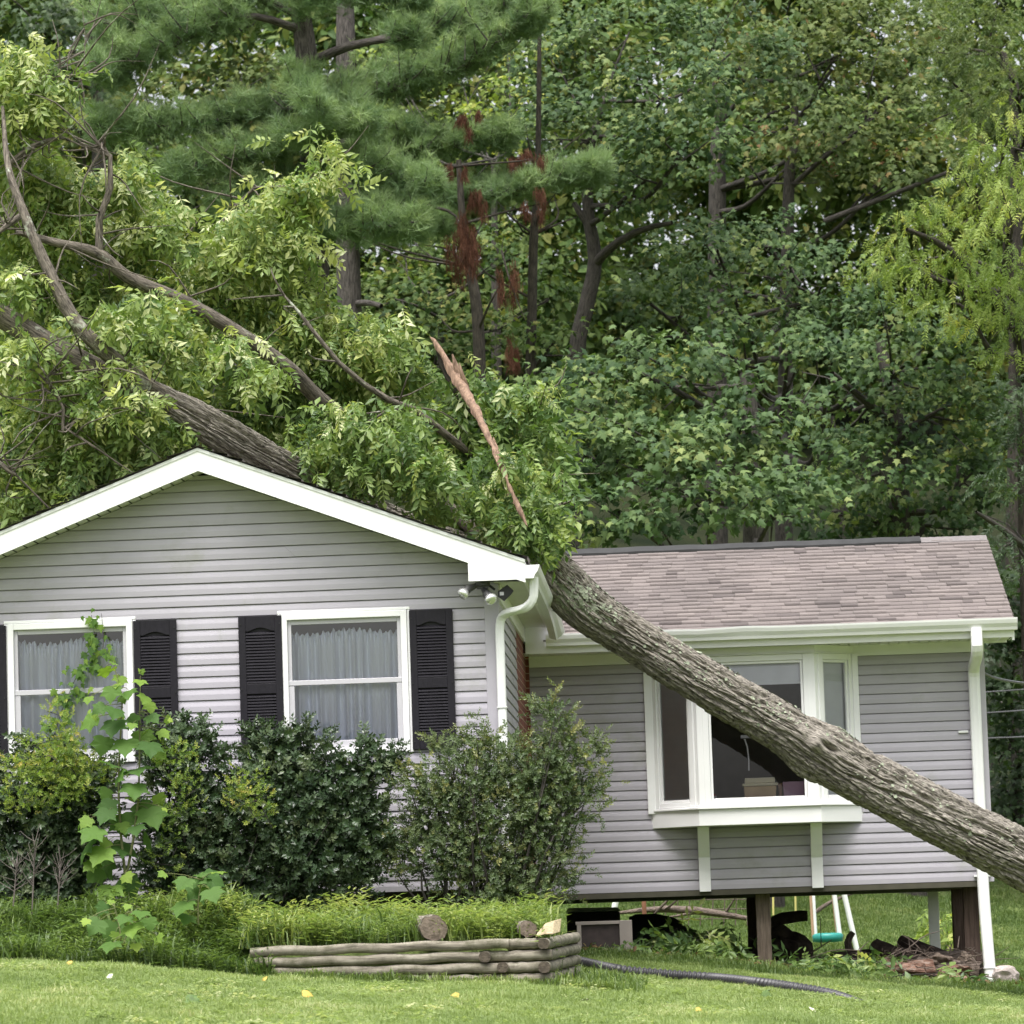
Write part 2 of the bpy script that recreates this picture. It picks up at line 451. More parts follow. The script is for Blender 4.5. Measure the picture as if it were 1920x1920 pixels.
bquad([(XC+.006, YR-.12, FLOOR), (BRX1, YR-.12, FLOOR), (BRX1, YR-.12, FLOOR+H), (XC+.006, YR-.12, FLOOR+H)], [(0.04, 0), (.04+BRX1-XC, 0), (.04+BRX1-XC, H), (0.04, H)])
bquad([(BRX1, YR-.12, FLOOR), (BRX1, YR, FLOOR), (BRX1, YR, FLOOR+H), (BRX1, YR-.12, FLOOR+H)], [(0, 0), (.12, 0), (.12, H), (0, H)])
np_mesh('brick_wall', np.array(v), np.array(q), M['brick'], house, uv=np.array(uvs))
# walls out of view: ends, back, floors, an inside to look into
mb = MB()
mb.poly([(XWR, YR, FLOOR), (XWR, 2*YRIDGE-YR, FLOOR), (XWR, 2*YRIDGE-YR, EZ), (XWR, YRIDGE, RZ2-.05), (XWR, YR, EZ)])
mb.poly([(XCL, 2*YRIDGE-YR, FLOOR), (XWR, 2*YRIDGE-YR, FLOOR), (XWR, 2*YRIDGE-YR, EZ), (XCL, 2*YRIDGE-YR, EZ)])
mb.poly([(XCL, YL, FLOOR), (XCL, 2*YRIDGE-YR, FLOOR), (XCL, 2*YRIDGE-YR, EZ), (XCL, YL, EZ)])
mb.build('back_wall', M['siding'], house)
mb = MB()
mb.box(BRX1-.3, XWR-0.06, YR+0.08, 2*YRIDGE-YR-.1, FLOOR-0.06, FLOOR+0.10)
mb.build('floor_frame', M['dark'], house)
mb = MB(); mb.box(XCL+.1, XC-.1, YL+.1, YR+3, FLOOR_L-.6, FLOOR_L+.12)
mb.build('foundation', M['dark'], house)
mb = MB()   # room behind the bay and behind the bedroom windows
mb.poly([(BX0-.8, YR+2.6, FLOOR+.11), (BX1+.8, YR+2.6, FLOOR+.11), (BX1+.8, YR+2.6, EZ), (BX0-.8, YR+2.6, EZ)])
mb.poly([(BX0-.8, YR+.05, FLOOR+.11), (BX0-.8, YR+2.6, FLOOR+.11), (BX0-.8, YR+2.6, EZ), (BX0-.8, YR+.05, EZ)])
mb.poly([(BX1+.8, YR+.05, FLOOR+.11), (BX1+.8, YR+2.6, FLOOR+.11), (BX1+.8, YR+2.6, EZ), (BX1+.8, YR+.05, EZ)])
mb.poly([(BX0-.8, YR+.05, EZ), (BX1+.8, YR+.05, EZ), (BX1+.8, YR+2.6, EZ), (BX0-.8, YR+2.6, EZ)])
mb.build('interior_wall', M['room'], house); mb = MB()
mb.poly([(XCL+.1, YL+1.6, FLOOR_L+.12), (XC-.1, YL+1.6, FLOOR_L+.12), (XC-.1, YL+1.6, ZS), (XCL+.1, YL+1.6, ZS)])
mb.poly([(XCL+.1, YL+.03, ZS), (XC-.1, YL+.03, ZS), (XC-.1, YL+1.6, ZS), (XCL+.1, YL+1.6, ZS)])
mb.build('interior_wall', M['room'], house)

# corner posts and starter strip
mb = MB(); mb.box(P(910, 1200, YL).x, XC+.018, YL-.018, YL+.08, FLOOR_L-.01, ZS-.001); mb.build('corner_trim', M['corner'], house, .006)
mb = MB(); mb.box(XWR-.09, XWR+.018, YR-.018, YR+.07, FLOOR-.015, ZF+.1); mb.build('corner_trim', M['corner'], house, .006)
mb = MB(); mb.box(BRX1+.01, XWR-.1, YR-.012, YR+.09, FLOOR-.058, FLOOR-.004); mb.build('starter_board', M['oliveply'], house)

# roofs: deck + laid shingle tabs
def shingle_mat():
    m, n, l, b = new_mat('asphalt_shingle')
    at = n.new('ShaderNodeAttribute'); at.attribute_name = 'tint'
    r = ramp(n, [(0.105, 0.092, 0.092), (0.155, 0.136, 0.135), (0.185, 0.163, 0.160), (0.215, 0.19, 0.186)], [0, .3, .65, 1]); l.new(at.outputs['Fac'], r.inputs[0])
    tc = n.new('ShaderNodeTexCoord'); nz = n.new('ShaderNodeTexNoise'); nz.inputs['Scale'].default_value = 220; nz.inputs['Detail'].default_value = 3
    l.new(tc.outputs['Object'], nz.inputs['Vector'])
    n4 = n.new('ShaderNodeTexNoise'); n4.inputs['Scale'].default_value = 0.9; n4.inputs['Detail'].default_value = 6; l.new(tc.outputs['Object'], n4.inputs['Vector'])
    r2 = ramp(n, [(.72, .72, .72), (1.2, 1.18, 1.15)], [.3, .7]); l.new(nz.outputs['Fac'], r2.inputs[0])
    r4 = ramp(n, [(.86, .86, .86), (1.08, 1.07, 1.06)], [.35, .65]); l.new(n4.outputs['Fac'], r4.inputs[0])
    out = r.outputs[0]
    for rr in (r2, r4):
        mx = n.new('ShaderNodeMix'); mx.data_type = 'RGBA'; mx.blend_type = 'MULTIPLY'; mx.inputs[0].default_value = 1
        l.new(out, mx.inputs[6]); l.new(rr.outputs[0], mx.inputs[7]); out = mx.outputs[2]
    l.new(out, b.inputs['Base Color']); b.inputs['Roughness'].default_value = 0.95; b.inputs['Specular IOR Level'].default_value = 0.15
    bp = n.new('ShaderNodeBump'); bp.inputs['Strength'].default_value = 0.4; bp.inputs['Distance'].default_value = 0.004
    l.new(nz.outputs['Fac'], bp.inputs['Height']); l.new(bp.outputs[0], b.inputs['Normal'])
    return m
M['shingle'] = shingle_mat()
SL = math.sqrt(1+PITCH**2)
def shingles(name, o, eu, ed, L, D, parent, seed):
    """tabs on a plane: o corner at the eave, eu unit vector along the eave, ed unit vector up the slope"""
    g = random.Random(seed); o = Vector(o); eu = Vector(eu); ed = Vector(ed); nn = eu.cross(ed); nn = nn if nn.z > 0 else -nn
    v = []; t = []; tint = []
    rows = int(D/0.135); e = D/rows
    def slab(a, b, d0, d1, h0, h1, ti):
        k = len(v)
        for (u, d, h) in ((a, d0, 0), (b, d0, 0), (b, d0, h0), (a, d0, h0), (b, d1, h1), (a, d1, h1)):
            v.append(o+eu*u+ed*d+nn*h); tint.append(ti)
        t.extend([(k, k+1, k+2), (k, k+2, k+3), (k+3, k+2, k+4), (k+3, k+4, k+5)])
    for r in range(rows):
        x = -g.random()*.3; d0 = r*e
        while x < L:
            w = g.uniform(.10, .26); a, b = max(x, 0), min(x+w, L)
            if b > a:
                thick = g.random() < .5
                ti = min(1, max(0, g.gauss(.62 if thick else .48, .13)))
                if g.random() < .05: ti = g.uniform(0, .25)
                slab(a+.001, b-.001, d0-(.022 if r == 0 else 0)+g.uniform(-.003, .002), d0+e+.03, .012+(.013 if thick else 0)+g.uniform(0, .003), .002, ti)
            x += w
    return np_mesh(name, np.array([tuple(p) for p in v]), np.array(t), M['shingle'], parent, {'tint': tint})
LB = XRR-(AX-.2)
YB = 2*YRIDGE-YE
mb = MB()   # decks
mb.hexa([(EX-.02, YE, EZ-.05), (XRR-.02, YE, EZ-.05), (XRR-.02, YRIDGE, RZ2-.05), (AX, YRIDGE, RZ2-.05)], [(EX-.02, YE, EZ-.004), (XRR-.02, YE, EZ-.004), (XRR-.02, YRIDGE, RZ2-.004), (AX, YRIDGE, RZ2-.004)])
mb.hexa([(XRR-.02, YB, EZ-.05), (AX-3, YB, EZ-.05), (AX-3, YRIDGE+.002, RZ2-.05), (XRR-.02, YRIDGE+.002, RZ2-.05)], [(XRR-.02, YB, EZ-.004), (AX-3, YB, EZ-.004), (AX-3, YRIDGE+.002, RZ2-.004), (XRR-.02, YRIDGE+.002, RZ2-.004)])
zE = RZ-PITCH*(EX-AX)
mb.hexa([(EX-.02, YRK+.02, zE-.05), (AX+.001, YRK+.02, RZ-.05), (AX+.001, YRIDGE, RZ-.05), (EX-.02, YRIDGE-(RZ-zE)/PITCH, zE-.05)], [(EX-.02, YRK+.02, zE-.004), (AX+.001, YRK+.02, RZ-.004), (AX+.001, YRIDGE, RZ-.004), (EX-.02, YRIDGE-(RZ-zE)/PITCH, zE-.004)])
mb.hexa([(2*AX-EX+.02, YRK+.02, zE-.05), (AX-.001, YRK+.02, RZ-.05), (AX-.001, YRIDGE, RZ-.05), (2*AX-EX+.02, YRIDGE, zE-.05)], [(2*AX-EX+.02, YRK+.02, zE-.004), (AX-.001, YRK+.02, RZ-.004), (AX-.001, YRIDGE, RZ-.004), (2*AX-EX+.02, YRIDGE, zE-.004)])
mb.build('roof_deck', M['dark'], house)
SL2 = math.sqrt(1+PITCH2**2); DR = (RZ2-EZ)*math.sqrt(1+1/PITCH2**2)
shingles('roof', (EX-.06, YE, EZ), (1, 0, 0), (0, 1/SL2, PITCH2/SL2), XRR-EX+.06, DR, house, 21)
DL = (RZ-zE)*math.sqrt(1+1/PITCH**2)
shingles('roof', (EX, YRK-.03, zE), (0, 1, 0), (-1/SL, 0, PITCH/SL), YRIDGE-YRK-2.2, DL, house, 22)
shingles('roof', (2*AX-EX, YRK-.03, zE), (0, 1, 0), (1/SL, 0, PITCH/SL), YRIDGE-YRK, DL, house, 23)
# ridge vent (black) and the bare cap beyond it
def ridge(name, xa, xb, hgt, mat, wob):
    mb = MB(); secs = []; n = 30
    for i in range(n+1):
        x = xa+(xb-xa)*i/n; dz = wob*(math.sin(i*1.7)+.6*math.sin(i*.7+1))
        secs.append([(x, YRIDGE-.16, RZ2-.16*PITCH2+.012), (x, YRIDGE-.16, RZ2-.16*PITCH2+.012+hgt+dz), (x, YRIDGE, RZ2+.02+hgt+dz), (x, YRIDGE+.16, RZ2-.16*PITCH2+.012+hgt+dz), (x, YRIDGE+.16, RZ2-.16*PITCH2+.012)])
    return mb.loft(secs).build(name, mat, house)
xv = P(1725, 1010, YRIDGE).x
ridge('ridge_vent', P(1000, 1035, YRIDGE).x, xv, .022, M['black'], .003)
M['capsh'] = plain('ridge_cap', (.15, .136, .135), .95, .15, 30)
ridge('ridge_cap', xv, XRR-.005, .008, M['capsh'], .001)

# fascia, rakes, soffits of the left wing
mb = MB()
th = .21
def rake(mb, s, y0, y1, top, bot, x_in, x_out):
    a0 = (x_in, RZ-PITCH*abs(x_in-AX)); b0 = (x_out, RZ-PITCH*abs(x_out-AX))
    sec = lambda y: [(a0[0], y, a0[1]-bot), (b0[0], y, b0[1]-bot), (b0[0], y, b0[1]-top), (a0[0], y, a0[1]-top)]
    mb.loft([sec(y0), sec(y1)])
xr = P(877, 1046, YRK).x           # where the boxed return begins
rake(mb, 1, YRK, YRK+.03, .006, th, AX, EX)
rake(mb, -1, YRK, YRK+.03, .006, th, AX-1e-4, 2*AX-EX)
zr0 = RZ-PITCH*(xr-AX)-th
mb.hexa([(xr, YRK+.0015, ZS), (EX, YRK+.0015, ZS), (EX, YRK+.0285, ZS), (xr, YRK+.0285, ZS)], [(xr, YRK+.0015, zr0+.012), (EX, YRK+.0015, zE-th+.012), (EX, YRK+.0285, zE-th+.012), (xr, YRK+.0285, zr0+.012)])
mb.build('rake_board', M['white'], house)
mb = MB()    # drip edge, a thin metal line under the shingles
rake(mb, 1, YRK-.008, YRK-.001, .010, .035, AX, EX); rake(mb, -1, YRK-.008, YRK-.001, .010, .035, AX-1e-4, 2*AX-EX)
mb.build('drip_edge', M['gutter'], house)
def vented_soffit(name, secs_fn, n, parent, groove=.004):
    """a soffit of narrow boards: secs_fn(f) -> (p, q) the two edges at fraction f"""
    mb = MB()
    for i in range(n):
        f0, f1 = i/n, (i+1)/n
        for (a, b, dz) in ((f0, f0+.72/n, 0), (f0+.72/n, f0+.86/n, groove), (f0+.86/n, f1, 0)):
            p0, q0 = secs_fn(a); p1, q1 = secs_fn(b); w = Vector((0, 0, dz))
            mb.poly([p0+w, q0+w, q1+w, p1+w])
    return mb.build(name, M['soffit'], parent)
def rk(s):
    def f(t):
        x = AX+s*(.001+(EX-AX-.02)*t); z = RZ-PITCH*abs(x-AX)-th+.02
        return Vector((x, YRK+.028, z)), Vector((x, YL+.02, z))
    return f
vented_soffit('rake_soffit', rk(1), 30, house, .012); vented_soffit('rake_soffit', rk(-1), 30, house, .012)
mb = MB(); half = lambda s: [(AX, RZ-th-.0), (AX+s*(XC-AX), RZ-th-PITCH*(XC-AX))]
vented_soffit('eave_soffit', lambda t: (Vector((XC-.02, YRK+.03+(YE+.6-YRK)*t, ZS+.004)), Vector((EX-.03, YRK+.03+(YE+.6-YRK)*t, ZS+.004))), 54, house, .005)
mb = MB(); mb.box(EX-.028, EX-.004, YRK+.031, YE+.3, ZS-.004, zE-.012); mb.build('fascia', M['white'], house)
mb = MB(); mb.box(XC+.002, XC+.028, YL+.09, YR-.15, ZS-.14, ZS+.002); mb.build('frieze_board', M['white'], house)
# right wing: frieze, soffit, fascia
ZS2 = P(1700, 1207, YR).z
mb = MB(); mb.box(BRX1-.02, XWR+.02, YR-.03, YR+.04, ZF-.004, ZS2+.03); mb.build('frieze_board', M['white'], house)
vented_soffit('eave_soffit', lambda t: (Vector((EX-.6+(XRR-EX+.58)*t, YR+.03, ZS2)), Vector((EX-.6+(XRR-EX+.58)*t, YE+.03, ZS2))), 52, house, .010)
mb = MB(); mb.box(XC+.03, XRR-.02, YE+.004, YE+.03, ZS2-.012, EZ-.012); mb.box(XC+.03, EX-.005, YE-.012, YE+.002, ZS2-.010, ZS+.003)
mb.build('fascia', M['white'], house)
mb = MB()
for s in (0,):
    mb.loft([[(x, YE+.005, EZ-.16), (x, YRIDGE, RZ2-.2), (x, YRIDGE, RZ2-.006), (x, YE+.005, EZ-.01)] for x in (XRR-.045, XRR-.02)])
mb.box(XWR+.03, XRR-.046, YR+.031, YR+.05, ZS2-.02, EZ+.1)
mb.build('rake_board', M['white'], house)

# gutters
def kprof(o, up, sgn):
    """K-style section: distances out from the fascia and heights"""
    pts = [(0, .115), (0, 0), (.075, 0), (.085, .03), (.112, .065), (.125, .10), (.128, .118), (.112, .118), (.108, .104), (.09, .065), (.07, .034), (.064, .012), (.008, .012), (.008, .115)]
    return [o(a, b) for a, b in pts]
mb = MB(); secs = []
gz = P(1000, 1084, YRK).z
for i in range(31):
    y = YRK-.005+(YE-.15-YRK)*i/30
    s = max(0, (i-14)/16)
    dx, dz, tw = .012*s**2, -.13*s**2.6, -.35*s**2.5
    def o_(a, b, y=y, dx=dx, dz=dz, tw=tw):
        ca, sa = math.cos(tw), math.sin(tw)
        return (EX-.003+dx+a*ca-b*sa, y, gz+dz+a*sa+b*ca)
    secs.append(kprof(o_, None, 1))
mb.loft(secs, cap=False)
o_ = lambda a, b: (EX-.003+a, YRK-.008, gz+b)
mb.poly([o_(0, .115), o_(0, 0), o_(.075, 0), o_(.085, .03), o_(.112, .065), o_(.125, .10), o_(.128, .118)])
mb.build('gutter', M['gutter'], house)
mb = MB(); secs = []
gz2 = P(1700, 1187, YE-.1).z
xg1 = P(1908, 1178, YE-.1).x
for i in range(41):
    x = EX-.03+(xg1-EX+.03)*i/40
    wob = .010*math.exp(-((x-P(1400, 1180, YE).x)/.18)**2)-.006*math.exp(-((x-P(1310, 1180, YE).x)/.1)**2)
    secs.append(kprof(lambda a, b, x=x, w=wob: (x, YE-a, gz2+b+w*(b > .05)), None, 1))
mb.loft(secs, cap=False)
for x, d in ((xg1+.002, 1),):
    o_ = lambda a, b: (x, YE-a, gz2+b)
    mb.poly([o_(0, .115), o_(0, 0), o_(.075, 0), o_(.085, .03), o_(.112, .065), o_(.125, .10), o_(.128, .118)])
mb.build('gutter', M['white'], house)

# downspouts: ribbed rectangular pipe along a path
def spout(name, pts, w, d, mat, bands=()):
    mb = MB(); path = smooth_path(pts, 70); secs = []
    for i, (p, x, y) in enumerate(frames([Vector(q) for q in path])):
        # width always along X as far as it goes
        ex = Vector((1, 0, 0)); t = x.cross(y).normalized()
        ex = (ex-t*ex.dot(t)); 
        if ex.length < .25: ex = Vector((0, 0, 1))-t*t.z
        ex.normalize(); ey = t.cross(ex)
        prof = []
        for k in range(16):
            a = 2*math.pi*k/16; c_, s_ = math.cos(a), math.sin(a)
            rr = 1/max(abs(c_), abs(s_)); rr = min(rr, 1.25)*(1 if k % 2 else .955)
            prof.append(p+ex*(c_*rr*w/2)+ey*(s_*rr*d/2))
        secs.append(prof)
    mb.loft(secs)
    for (z0, k) in bands:
        c = min(path, key=lambda q: abs(q[2]-z0))
        mb.box(c[0]-w/2-.006, c[0]+w/2+.006, c[1]-d/2-.006, c[1]+d/2+.006, z0-k, z0+k)
    return mb.build(name, mat, house)
q = [(*P(1001, 1082, YRK+.10),), (*P(1001, 1103, YRK+.10),), (*P(999, 1124, YRK+.11),), (*P(984, 1140, YRK+.14),), (*P(957, 1147, YRK+.2),), (*P(942, 1156, YRK+.26),), (*P(937, 1176, YL-.06),), (*P(938.5, 1230, YL-.06),)]
xs = P(938.5, 1230, YL-.06).x
q += [(xs, YL-.06, z) for z in (q[-1][2]-.5, q[-1][2]-1.2, .42)]
zj = P(945, 1327, YL).z
dsp = spout('downspout', q, .078, .055, M['gutter'], [(zj, .004)])
xs = P(1832, 1400, YR-.06).x
q = [(xs+.0, YE-.07, gz2+.03), (xs, YE-.07, gz2-.05), (xs, YE-.06, gz2-.16), (xs, YE+.06, gz2-.25), (xs, YR-.15, gz2-.32), (xs, YR-.07, gz2-.40), (xs, YR-.06, gz2-.55), (xs, YR-.06, 0.9), (xs, YR-.06, .2), (xs+.03, YR-.08, float(lawn_z(xs, YR))+.02)]
spout('downspout', q, .115, .08, M['white'], [(P(1850, 1815, YR).z, .003)])
mb = MB(); c = P(1806, 1372, YR-.02); mb.box(c.x-.05, c.x+.05, YR-.04, YR-.018, c.z-.012, c.z+.012); mb.build('pipe_strap', M['white'], house, .003); mb = MB()
c = P(1848, 1642, YR); mb.box(c.x-.12, c.x+.05, YR-.05, YR-.019, c.z-.01, c.z+.012)
mb.build('pipe_strap', M['white'], house, .003)

# double hung windows with curtains
def hung_window(cx, cz, seed):
    g = random.Random(seed); hw, hh = WW/2, WH/2; t = .055
    y0, y1 = YL-.035, YL+.03
    mb = MB()
    mb.box(cx-hw, cx-hw+t, y0, y1, cz-hh, cz+hh); mb.box(cx+hw-t, cx+hw, y0, y1, cz-hh, cz+hh)
    mb.box(cx-hw+t, cx+hw-t, y0, y1, cz+hh-t, cz+hh); mb.box(cx-hw+t, cx+hw-t, y0-.01, y1, cz-hh, cz-hh+t)
    mb.box(cx-hw-.03, cx-hw-.002, YL-.022, YL, cz-hh, cz+hh); mb.box(cx+hw+.002, cx+hw+.03, YL-.022, YL, cz-hh, cz+hh)   # casing flange
    mb.box(cx-hw-.03, cx+hw+.03, YL-.024, YL, cz+hh+.002, cz+hh+.028)
    w = mb.build('window', M['white'], house, .005)
    mb = MB(); s = .042; b0, b1 = y0+.018, y1-.004; xi, xo = cx-hw+t, cx+hw-t; zt = cz+hh-t; zm = cz+.012; zb_ = cz-hh+t
    mb.box(xi, xi+s*.8, b0+.012, b1, zm, zt); mb.box(xo-s*.8, xo, b0+.012, b1, zm, zt); mb.box(xi+s*.8, xo-s*.8, b0+.012, b1, zt-s, zt); mb.box(xi, xo, b0, b1-.004, zm-.02, zm+.025)
    mb.box(xi, xi+s*1.2, b0+.004, b1-.01, zb_, zm-.022); mb.box(xo-s*1.2, xo, b0+.004, b1-.01, zb_, zm-.022); mb.box(xi+s*1.2, xo-s*1.2, b0+.004, b1-.01, zb_, zb_+s*1.7)
    mb.build('sash', M['sash'], w, .004)
    mb = MB(); mb.poly([(xi, b1-.016, zm), (xo, b1-.016, zm), (xo, b1-.016, zt), (xi, b1-.016, zt)]); mb.poly([(xi, b1-.03, zb_), (xo, b1-.03, zb_), (xo, b1-.03, zm), (xi, b1-.03, zm)])
    mb.build('pane', M['glass2'], w)
    # gathered curtain on a rod
    n, m_ = 260, 24; u = np.linspace(0, 1, n); ph = np.zeros(n); 
    for f, a in ((7, .8), (11, .6), (17, .25), (4, .5)):
        ph += a*np.sin(2*math.pi*(f*u+g.random())+1.5*np.sin(2*math.pi*u*3+g.random()*6))
    top = zt-.15; hts = np.r_[np.linspace(top+.045, top-.03, 7), np.linspace(top-.06, zb_-.05, m_-7)]
    V = []
    for j, z in enumerate(hts):
        k = j/(m_-1)
        gather = np.sin(2*math.pi*u*34+g.random()*.6) * (.012 if j < 7 else .003*(1-k))
        y = y1+.078+.034*ph*(.35+.65*k)+gather
        zz = z+(.016*np.sin(2*math.pi*u*23+j*1.7)+.010*np.sin(2*math.pi*u*13) if j < 3 else 0)*np.ones(n)-.018*np.sin(math.pi*u*3+seed)*(1-k)
        V.append(np.stack([xi-.03+(xo-xi+.06)*u, y, zz], 1))
    V = np.vstack(V); idx = (np.arange(m_-1)[:, None]*n+np.arange(n-1)[None]).ravel()
    np_mesh('curtain', V, np.stack([idx, idx+1, idx+n+1, idx+n], 1), M['curtain'], w, smooth=True)
    return w
for i, (wx, wz) in enumerate(wins): hung_window(wx, wz, 5+i)

# louvred shutters
def shutter(cx, cz):
    hw, hh = 41/SP, 131/SP; y = YL-.016; st = .062
    mb = MB()
    mb.box(cx-hw, cx-hw+st, y-.030, y, cz-hh, cz+hh); mb.box(cx+hw-st, cx+hw, y-.030, y, cz-hh, cz+hh)
    xa, xb = cx-hw+st, cx+hw-st
    zt = cz+hh; zm = cz-.03
    # top rail with an arched lower edge
    n = 10; lo = [(xa+(xb-xa)*i/n, zt-.135+.03*max(0, math.sin(math.pi*(i/n*1.3-.15)))) for i in range(n+1)]
    mb.loft([[(x, y-.028, z), (x, y-.002, z), (x, y-.002, zt), (x, y-.028, zt)] for x, z in lo])
    mb.box(xa, xb, y-.028, y, zm-.045, zm+.045); mb.box(xa, xb, y-.028, y, cz-hh, cz-hh+.13)
    mb.box(xa, xb, y-.006, y+.002, cz-hh+.01, zt-.02)
    s = mb.build('shutter', M['shutter'], house, .003)
    lv = MB()
    for z0, z1 in ((cz-hh+.135, zm-.05), (zm+.05, zt-.137)):
        k = int((z1-z0)/.0262)
        for i in range(k):
            z = z0+(z1-z0)*i/k; e = (z1-z0)/k
            lv.loft([[(x, y-.026, z), (x, y-.007, z+e*.2), (x, y-.007, z+e*.98), (x, y-.024, z+e*.45)] for x in (xa, xb)])
    lv.build('louvre', M['shutter'], s)
    for sx in (-1, 1):
        for zz in (zt-.07, zm, cz-hh+.07):
            MB().tube([(cx+sx*(hw-.018), y-.036, zz), (cx+sx*(hw-.018), y-.029, zz)], .006, 8).build('screw', M['black'], s)
hz = P(811, 1274, YL).z
for px in (812, 491): shutter(P(px, 1280, YL).x, hz)
for px in (294, -26): shutter(P(px, 1300, YL).x, hz-.003)

# bay window
BD = .36
fx0, fx1 = P(1308, 1380, YR-BD).x, P(1531, 1380, YR-BD).x
bz0, bz1 = P(1420, 1509, YR-BD).z, P(1420, 1228, YR-BD).z
sz0 = P(1430, 1545, YR-BD).z       # bottom of the sill box
hz1 = P(1420, 1203, YR-BD).z
pl = [(BX0, YR), (fx0, YR-BD), (fx1, YR-BD), (BX1, YR)]
def outset(d):
    """the bay's plan outline pushed out by d"""
    e = d*.42
    return [(BX0-d, YR), (fx0-e, YR-BD-d), (fx1+e, YR-BD-d), (BX1+d, YR)]
def prism(mb, plan, z0, z1):
    mb.hexa([(x, y, z0) for x, y in plan], [(x, y, z1) for x, y in plan]); return mb
mb = MB()
prism(mb, outset(.035), sz0, bz0-.03); prism(mb, outset(.06), bz0-.028, bz0-.008); prism(mb, outset(.02), bz0-.007, bz0+.0)
bay = mb.build('bay_window', M['white'], house, .006)
hd = MB(); prism(hd, outset(.03), bz1+.012, min(hz1, ZS2-.002)); prism(hd, outset(.045), bz1+.001, bz1+.011); hd.build('header', M['white'], bay, .004)
fr = MB(); pn = MB(); gk = MB()
def side(a, b, t=.062, deep=.06, e0=0, e1=0):
    """a framed pane on the plan segment a-b"""
    a = Vector((*a, 0)); b = Vector((*b, 0)); d = (b-a).normalized(); nrm = Vector((d.y, -d.x, 0)); L = (b-a).length
    def bar(u0, u1, z0, z1, o0, o1, mb):
        pts = [a+d*u0+nrm*o0, a+d*u1+nrm*o0, a+d*u1+nrm*o1, a+d*u0+nrm*o1]
        mb.hexa([(p.x, p.y, z0) for p in pts], [(p.x, p.y, z1) for p in pts])
    z0, z1 = bz0+.001, bz1
    bar(e0, e0+t, z0, z1, .012, -deep, fr); bar(L-e1-t, L-e1, z0, z1, .012, -deep, fr)
    bar(e0+t, L-e1-t, z1-t, z1, .010, -deep, fr); bar(e0+t, L-e1-t, z0, z0+t*.8, .010, -deep, fr)
    u = t*.45
    bar(e0+t+.001, e0+t+u, z0+t*.8, z1-t, -.008, -deep+.01, fr); bar(L-e1-t-u, L-e1-t-.001, z0+t*.8, z1-t, -.008, -deep+.01, fr)
    bar(e0+t+u, L-e1-t-u, z1-t-u, z1-t-.001, -.008, -deep+.01, fr); bar(e0+t+u, L-e1-t-u, z0+t*.8+.001, z0+t*.8+u, -.008, -deep+.01, fr)
    q0, q1 = a+d*(e0+t+u*.5)-nrm*.03, a+d*(L-e1-t-u*.5)-nrm*.03
    pn.poly([(q0.x, q0.y, z0+.05), (q1.x, q1.y, z0+.05), (q1.x, q1.y, z1-.05), (q0.x, q0.y, z1-.05)])
    return a, d, nrm, L
side(pl[0], pl[1], e0=.02, e1=.05); side(pl[1], pl[2], e0=.05, e1=.05); side(pl[2], pl[3], e0=.05, e1=.02)
for (x, y) in (pl[1], pl[2]):     # corner mullions
    s = 1 if x > (fx0+fx1)/2 else -1
    fr.hexa([(x-s*.055, y-.010, bz0+.001), (x+s*.005, y-.010, bz0+.001), (x+s*.05, y+.045, bz0+.001), (x+s*.02, y+.08, bz0+.001), (x-s*.055, y+.05, bz0+.001)][::s], [(x-s*.055, y-.010, bz1), (x+s*.005, y-.010, bz1), (x+s*.05, y+.045, bz1), (x+s*.02, y+.08, bz1), (x-s*.055, y+.05, bz1)][::s])
fr.box(BX0-.06, BX0+.02, YR-.045, YR+.03, bz0-.05, bz1); fr.box(BX1-.02, BX1+.04, YR-.045, YR+.03, bz0-.0, bz1)
fr.build('frame', M['white'], bay, .005)
pn.build('pane', M['glass'], bay)
bl = MB()
def blind(a, b, ztop, zbot, back):
    a = Vector((*a, 0)); b = Vector((*b, 0)); d = (b-a).normalized(); nrm = Vector((d.y, -d.x, 0)); L = (b-a).length
    z = ztop
    while z > zbot:
        p, q_ = a+d*.09-nrm*back, b-d*.09-nrm*back
        bl.poly([(p.x, p.y, z), (q_.x, q_.y, z), (q_.x+nrm.x*.010, q_.y+nrm.y*.010, z-.0215), (p.x+nrm.x*.010, p.y+nrm.y*.010, z-.0215)])
        z -= .020
    p, q_ = a+d*.09-nrm*(back-.006), b-d*.09-nrm*(back-.006)
    bl.hexa([(p.x, p.y, z-.03), (q_.x, q_.y, z-.03), (q_.x-nrm.x*.02, q_.y-nrm.y*.02, z-.03), (p.x-nrm.x*.02, p.y-nrm.y*.02, z-.03)], [(p.x, p.y, z), (q_.x, q_.y, z), (q_.x-nrm.x*.02, q_.y-nrm.y*.02, z), (p.x-nrm.x*.02, p.y-nrm.y*.02, z)])
blind(pl[0], pl[1], bz1-.07, bz0+.06, .045); blind(pl[2], pl[3], bz1-.07, bz0+.06, .07); blind(pl[1], pl[2], bz1-.07, P(1420, 1277, YR-BD).z, .07)
bl.build('blind', M['blind'], bay)
# seat board inside the bay
mb = MB(); mb.hexa([(x, y, bz0+.002) for x, y in [(BX0+.05, YR+.3), (BX0+.06, YR-.02), (fx0+.05, YR-BD+.09), (fx1-.05, YR-BD+.09), (BX1-.06, YR-.02), (BX1-.05, YR+.3)]], [(x, y, bz0+.02) for x, y in [(BX0+.05, YR+.3), (BX0+.06, YR-.02), (fx0+.05, YR-BD+.09), (fx1-.05, YR-BD+.09), (BX1-.06, YR-.02), (BX1-.05, YR+.3)]])
mb.build('window_seat', M['room'], bay)
SEAT = bz0+.02
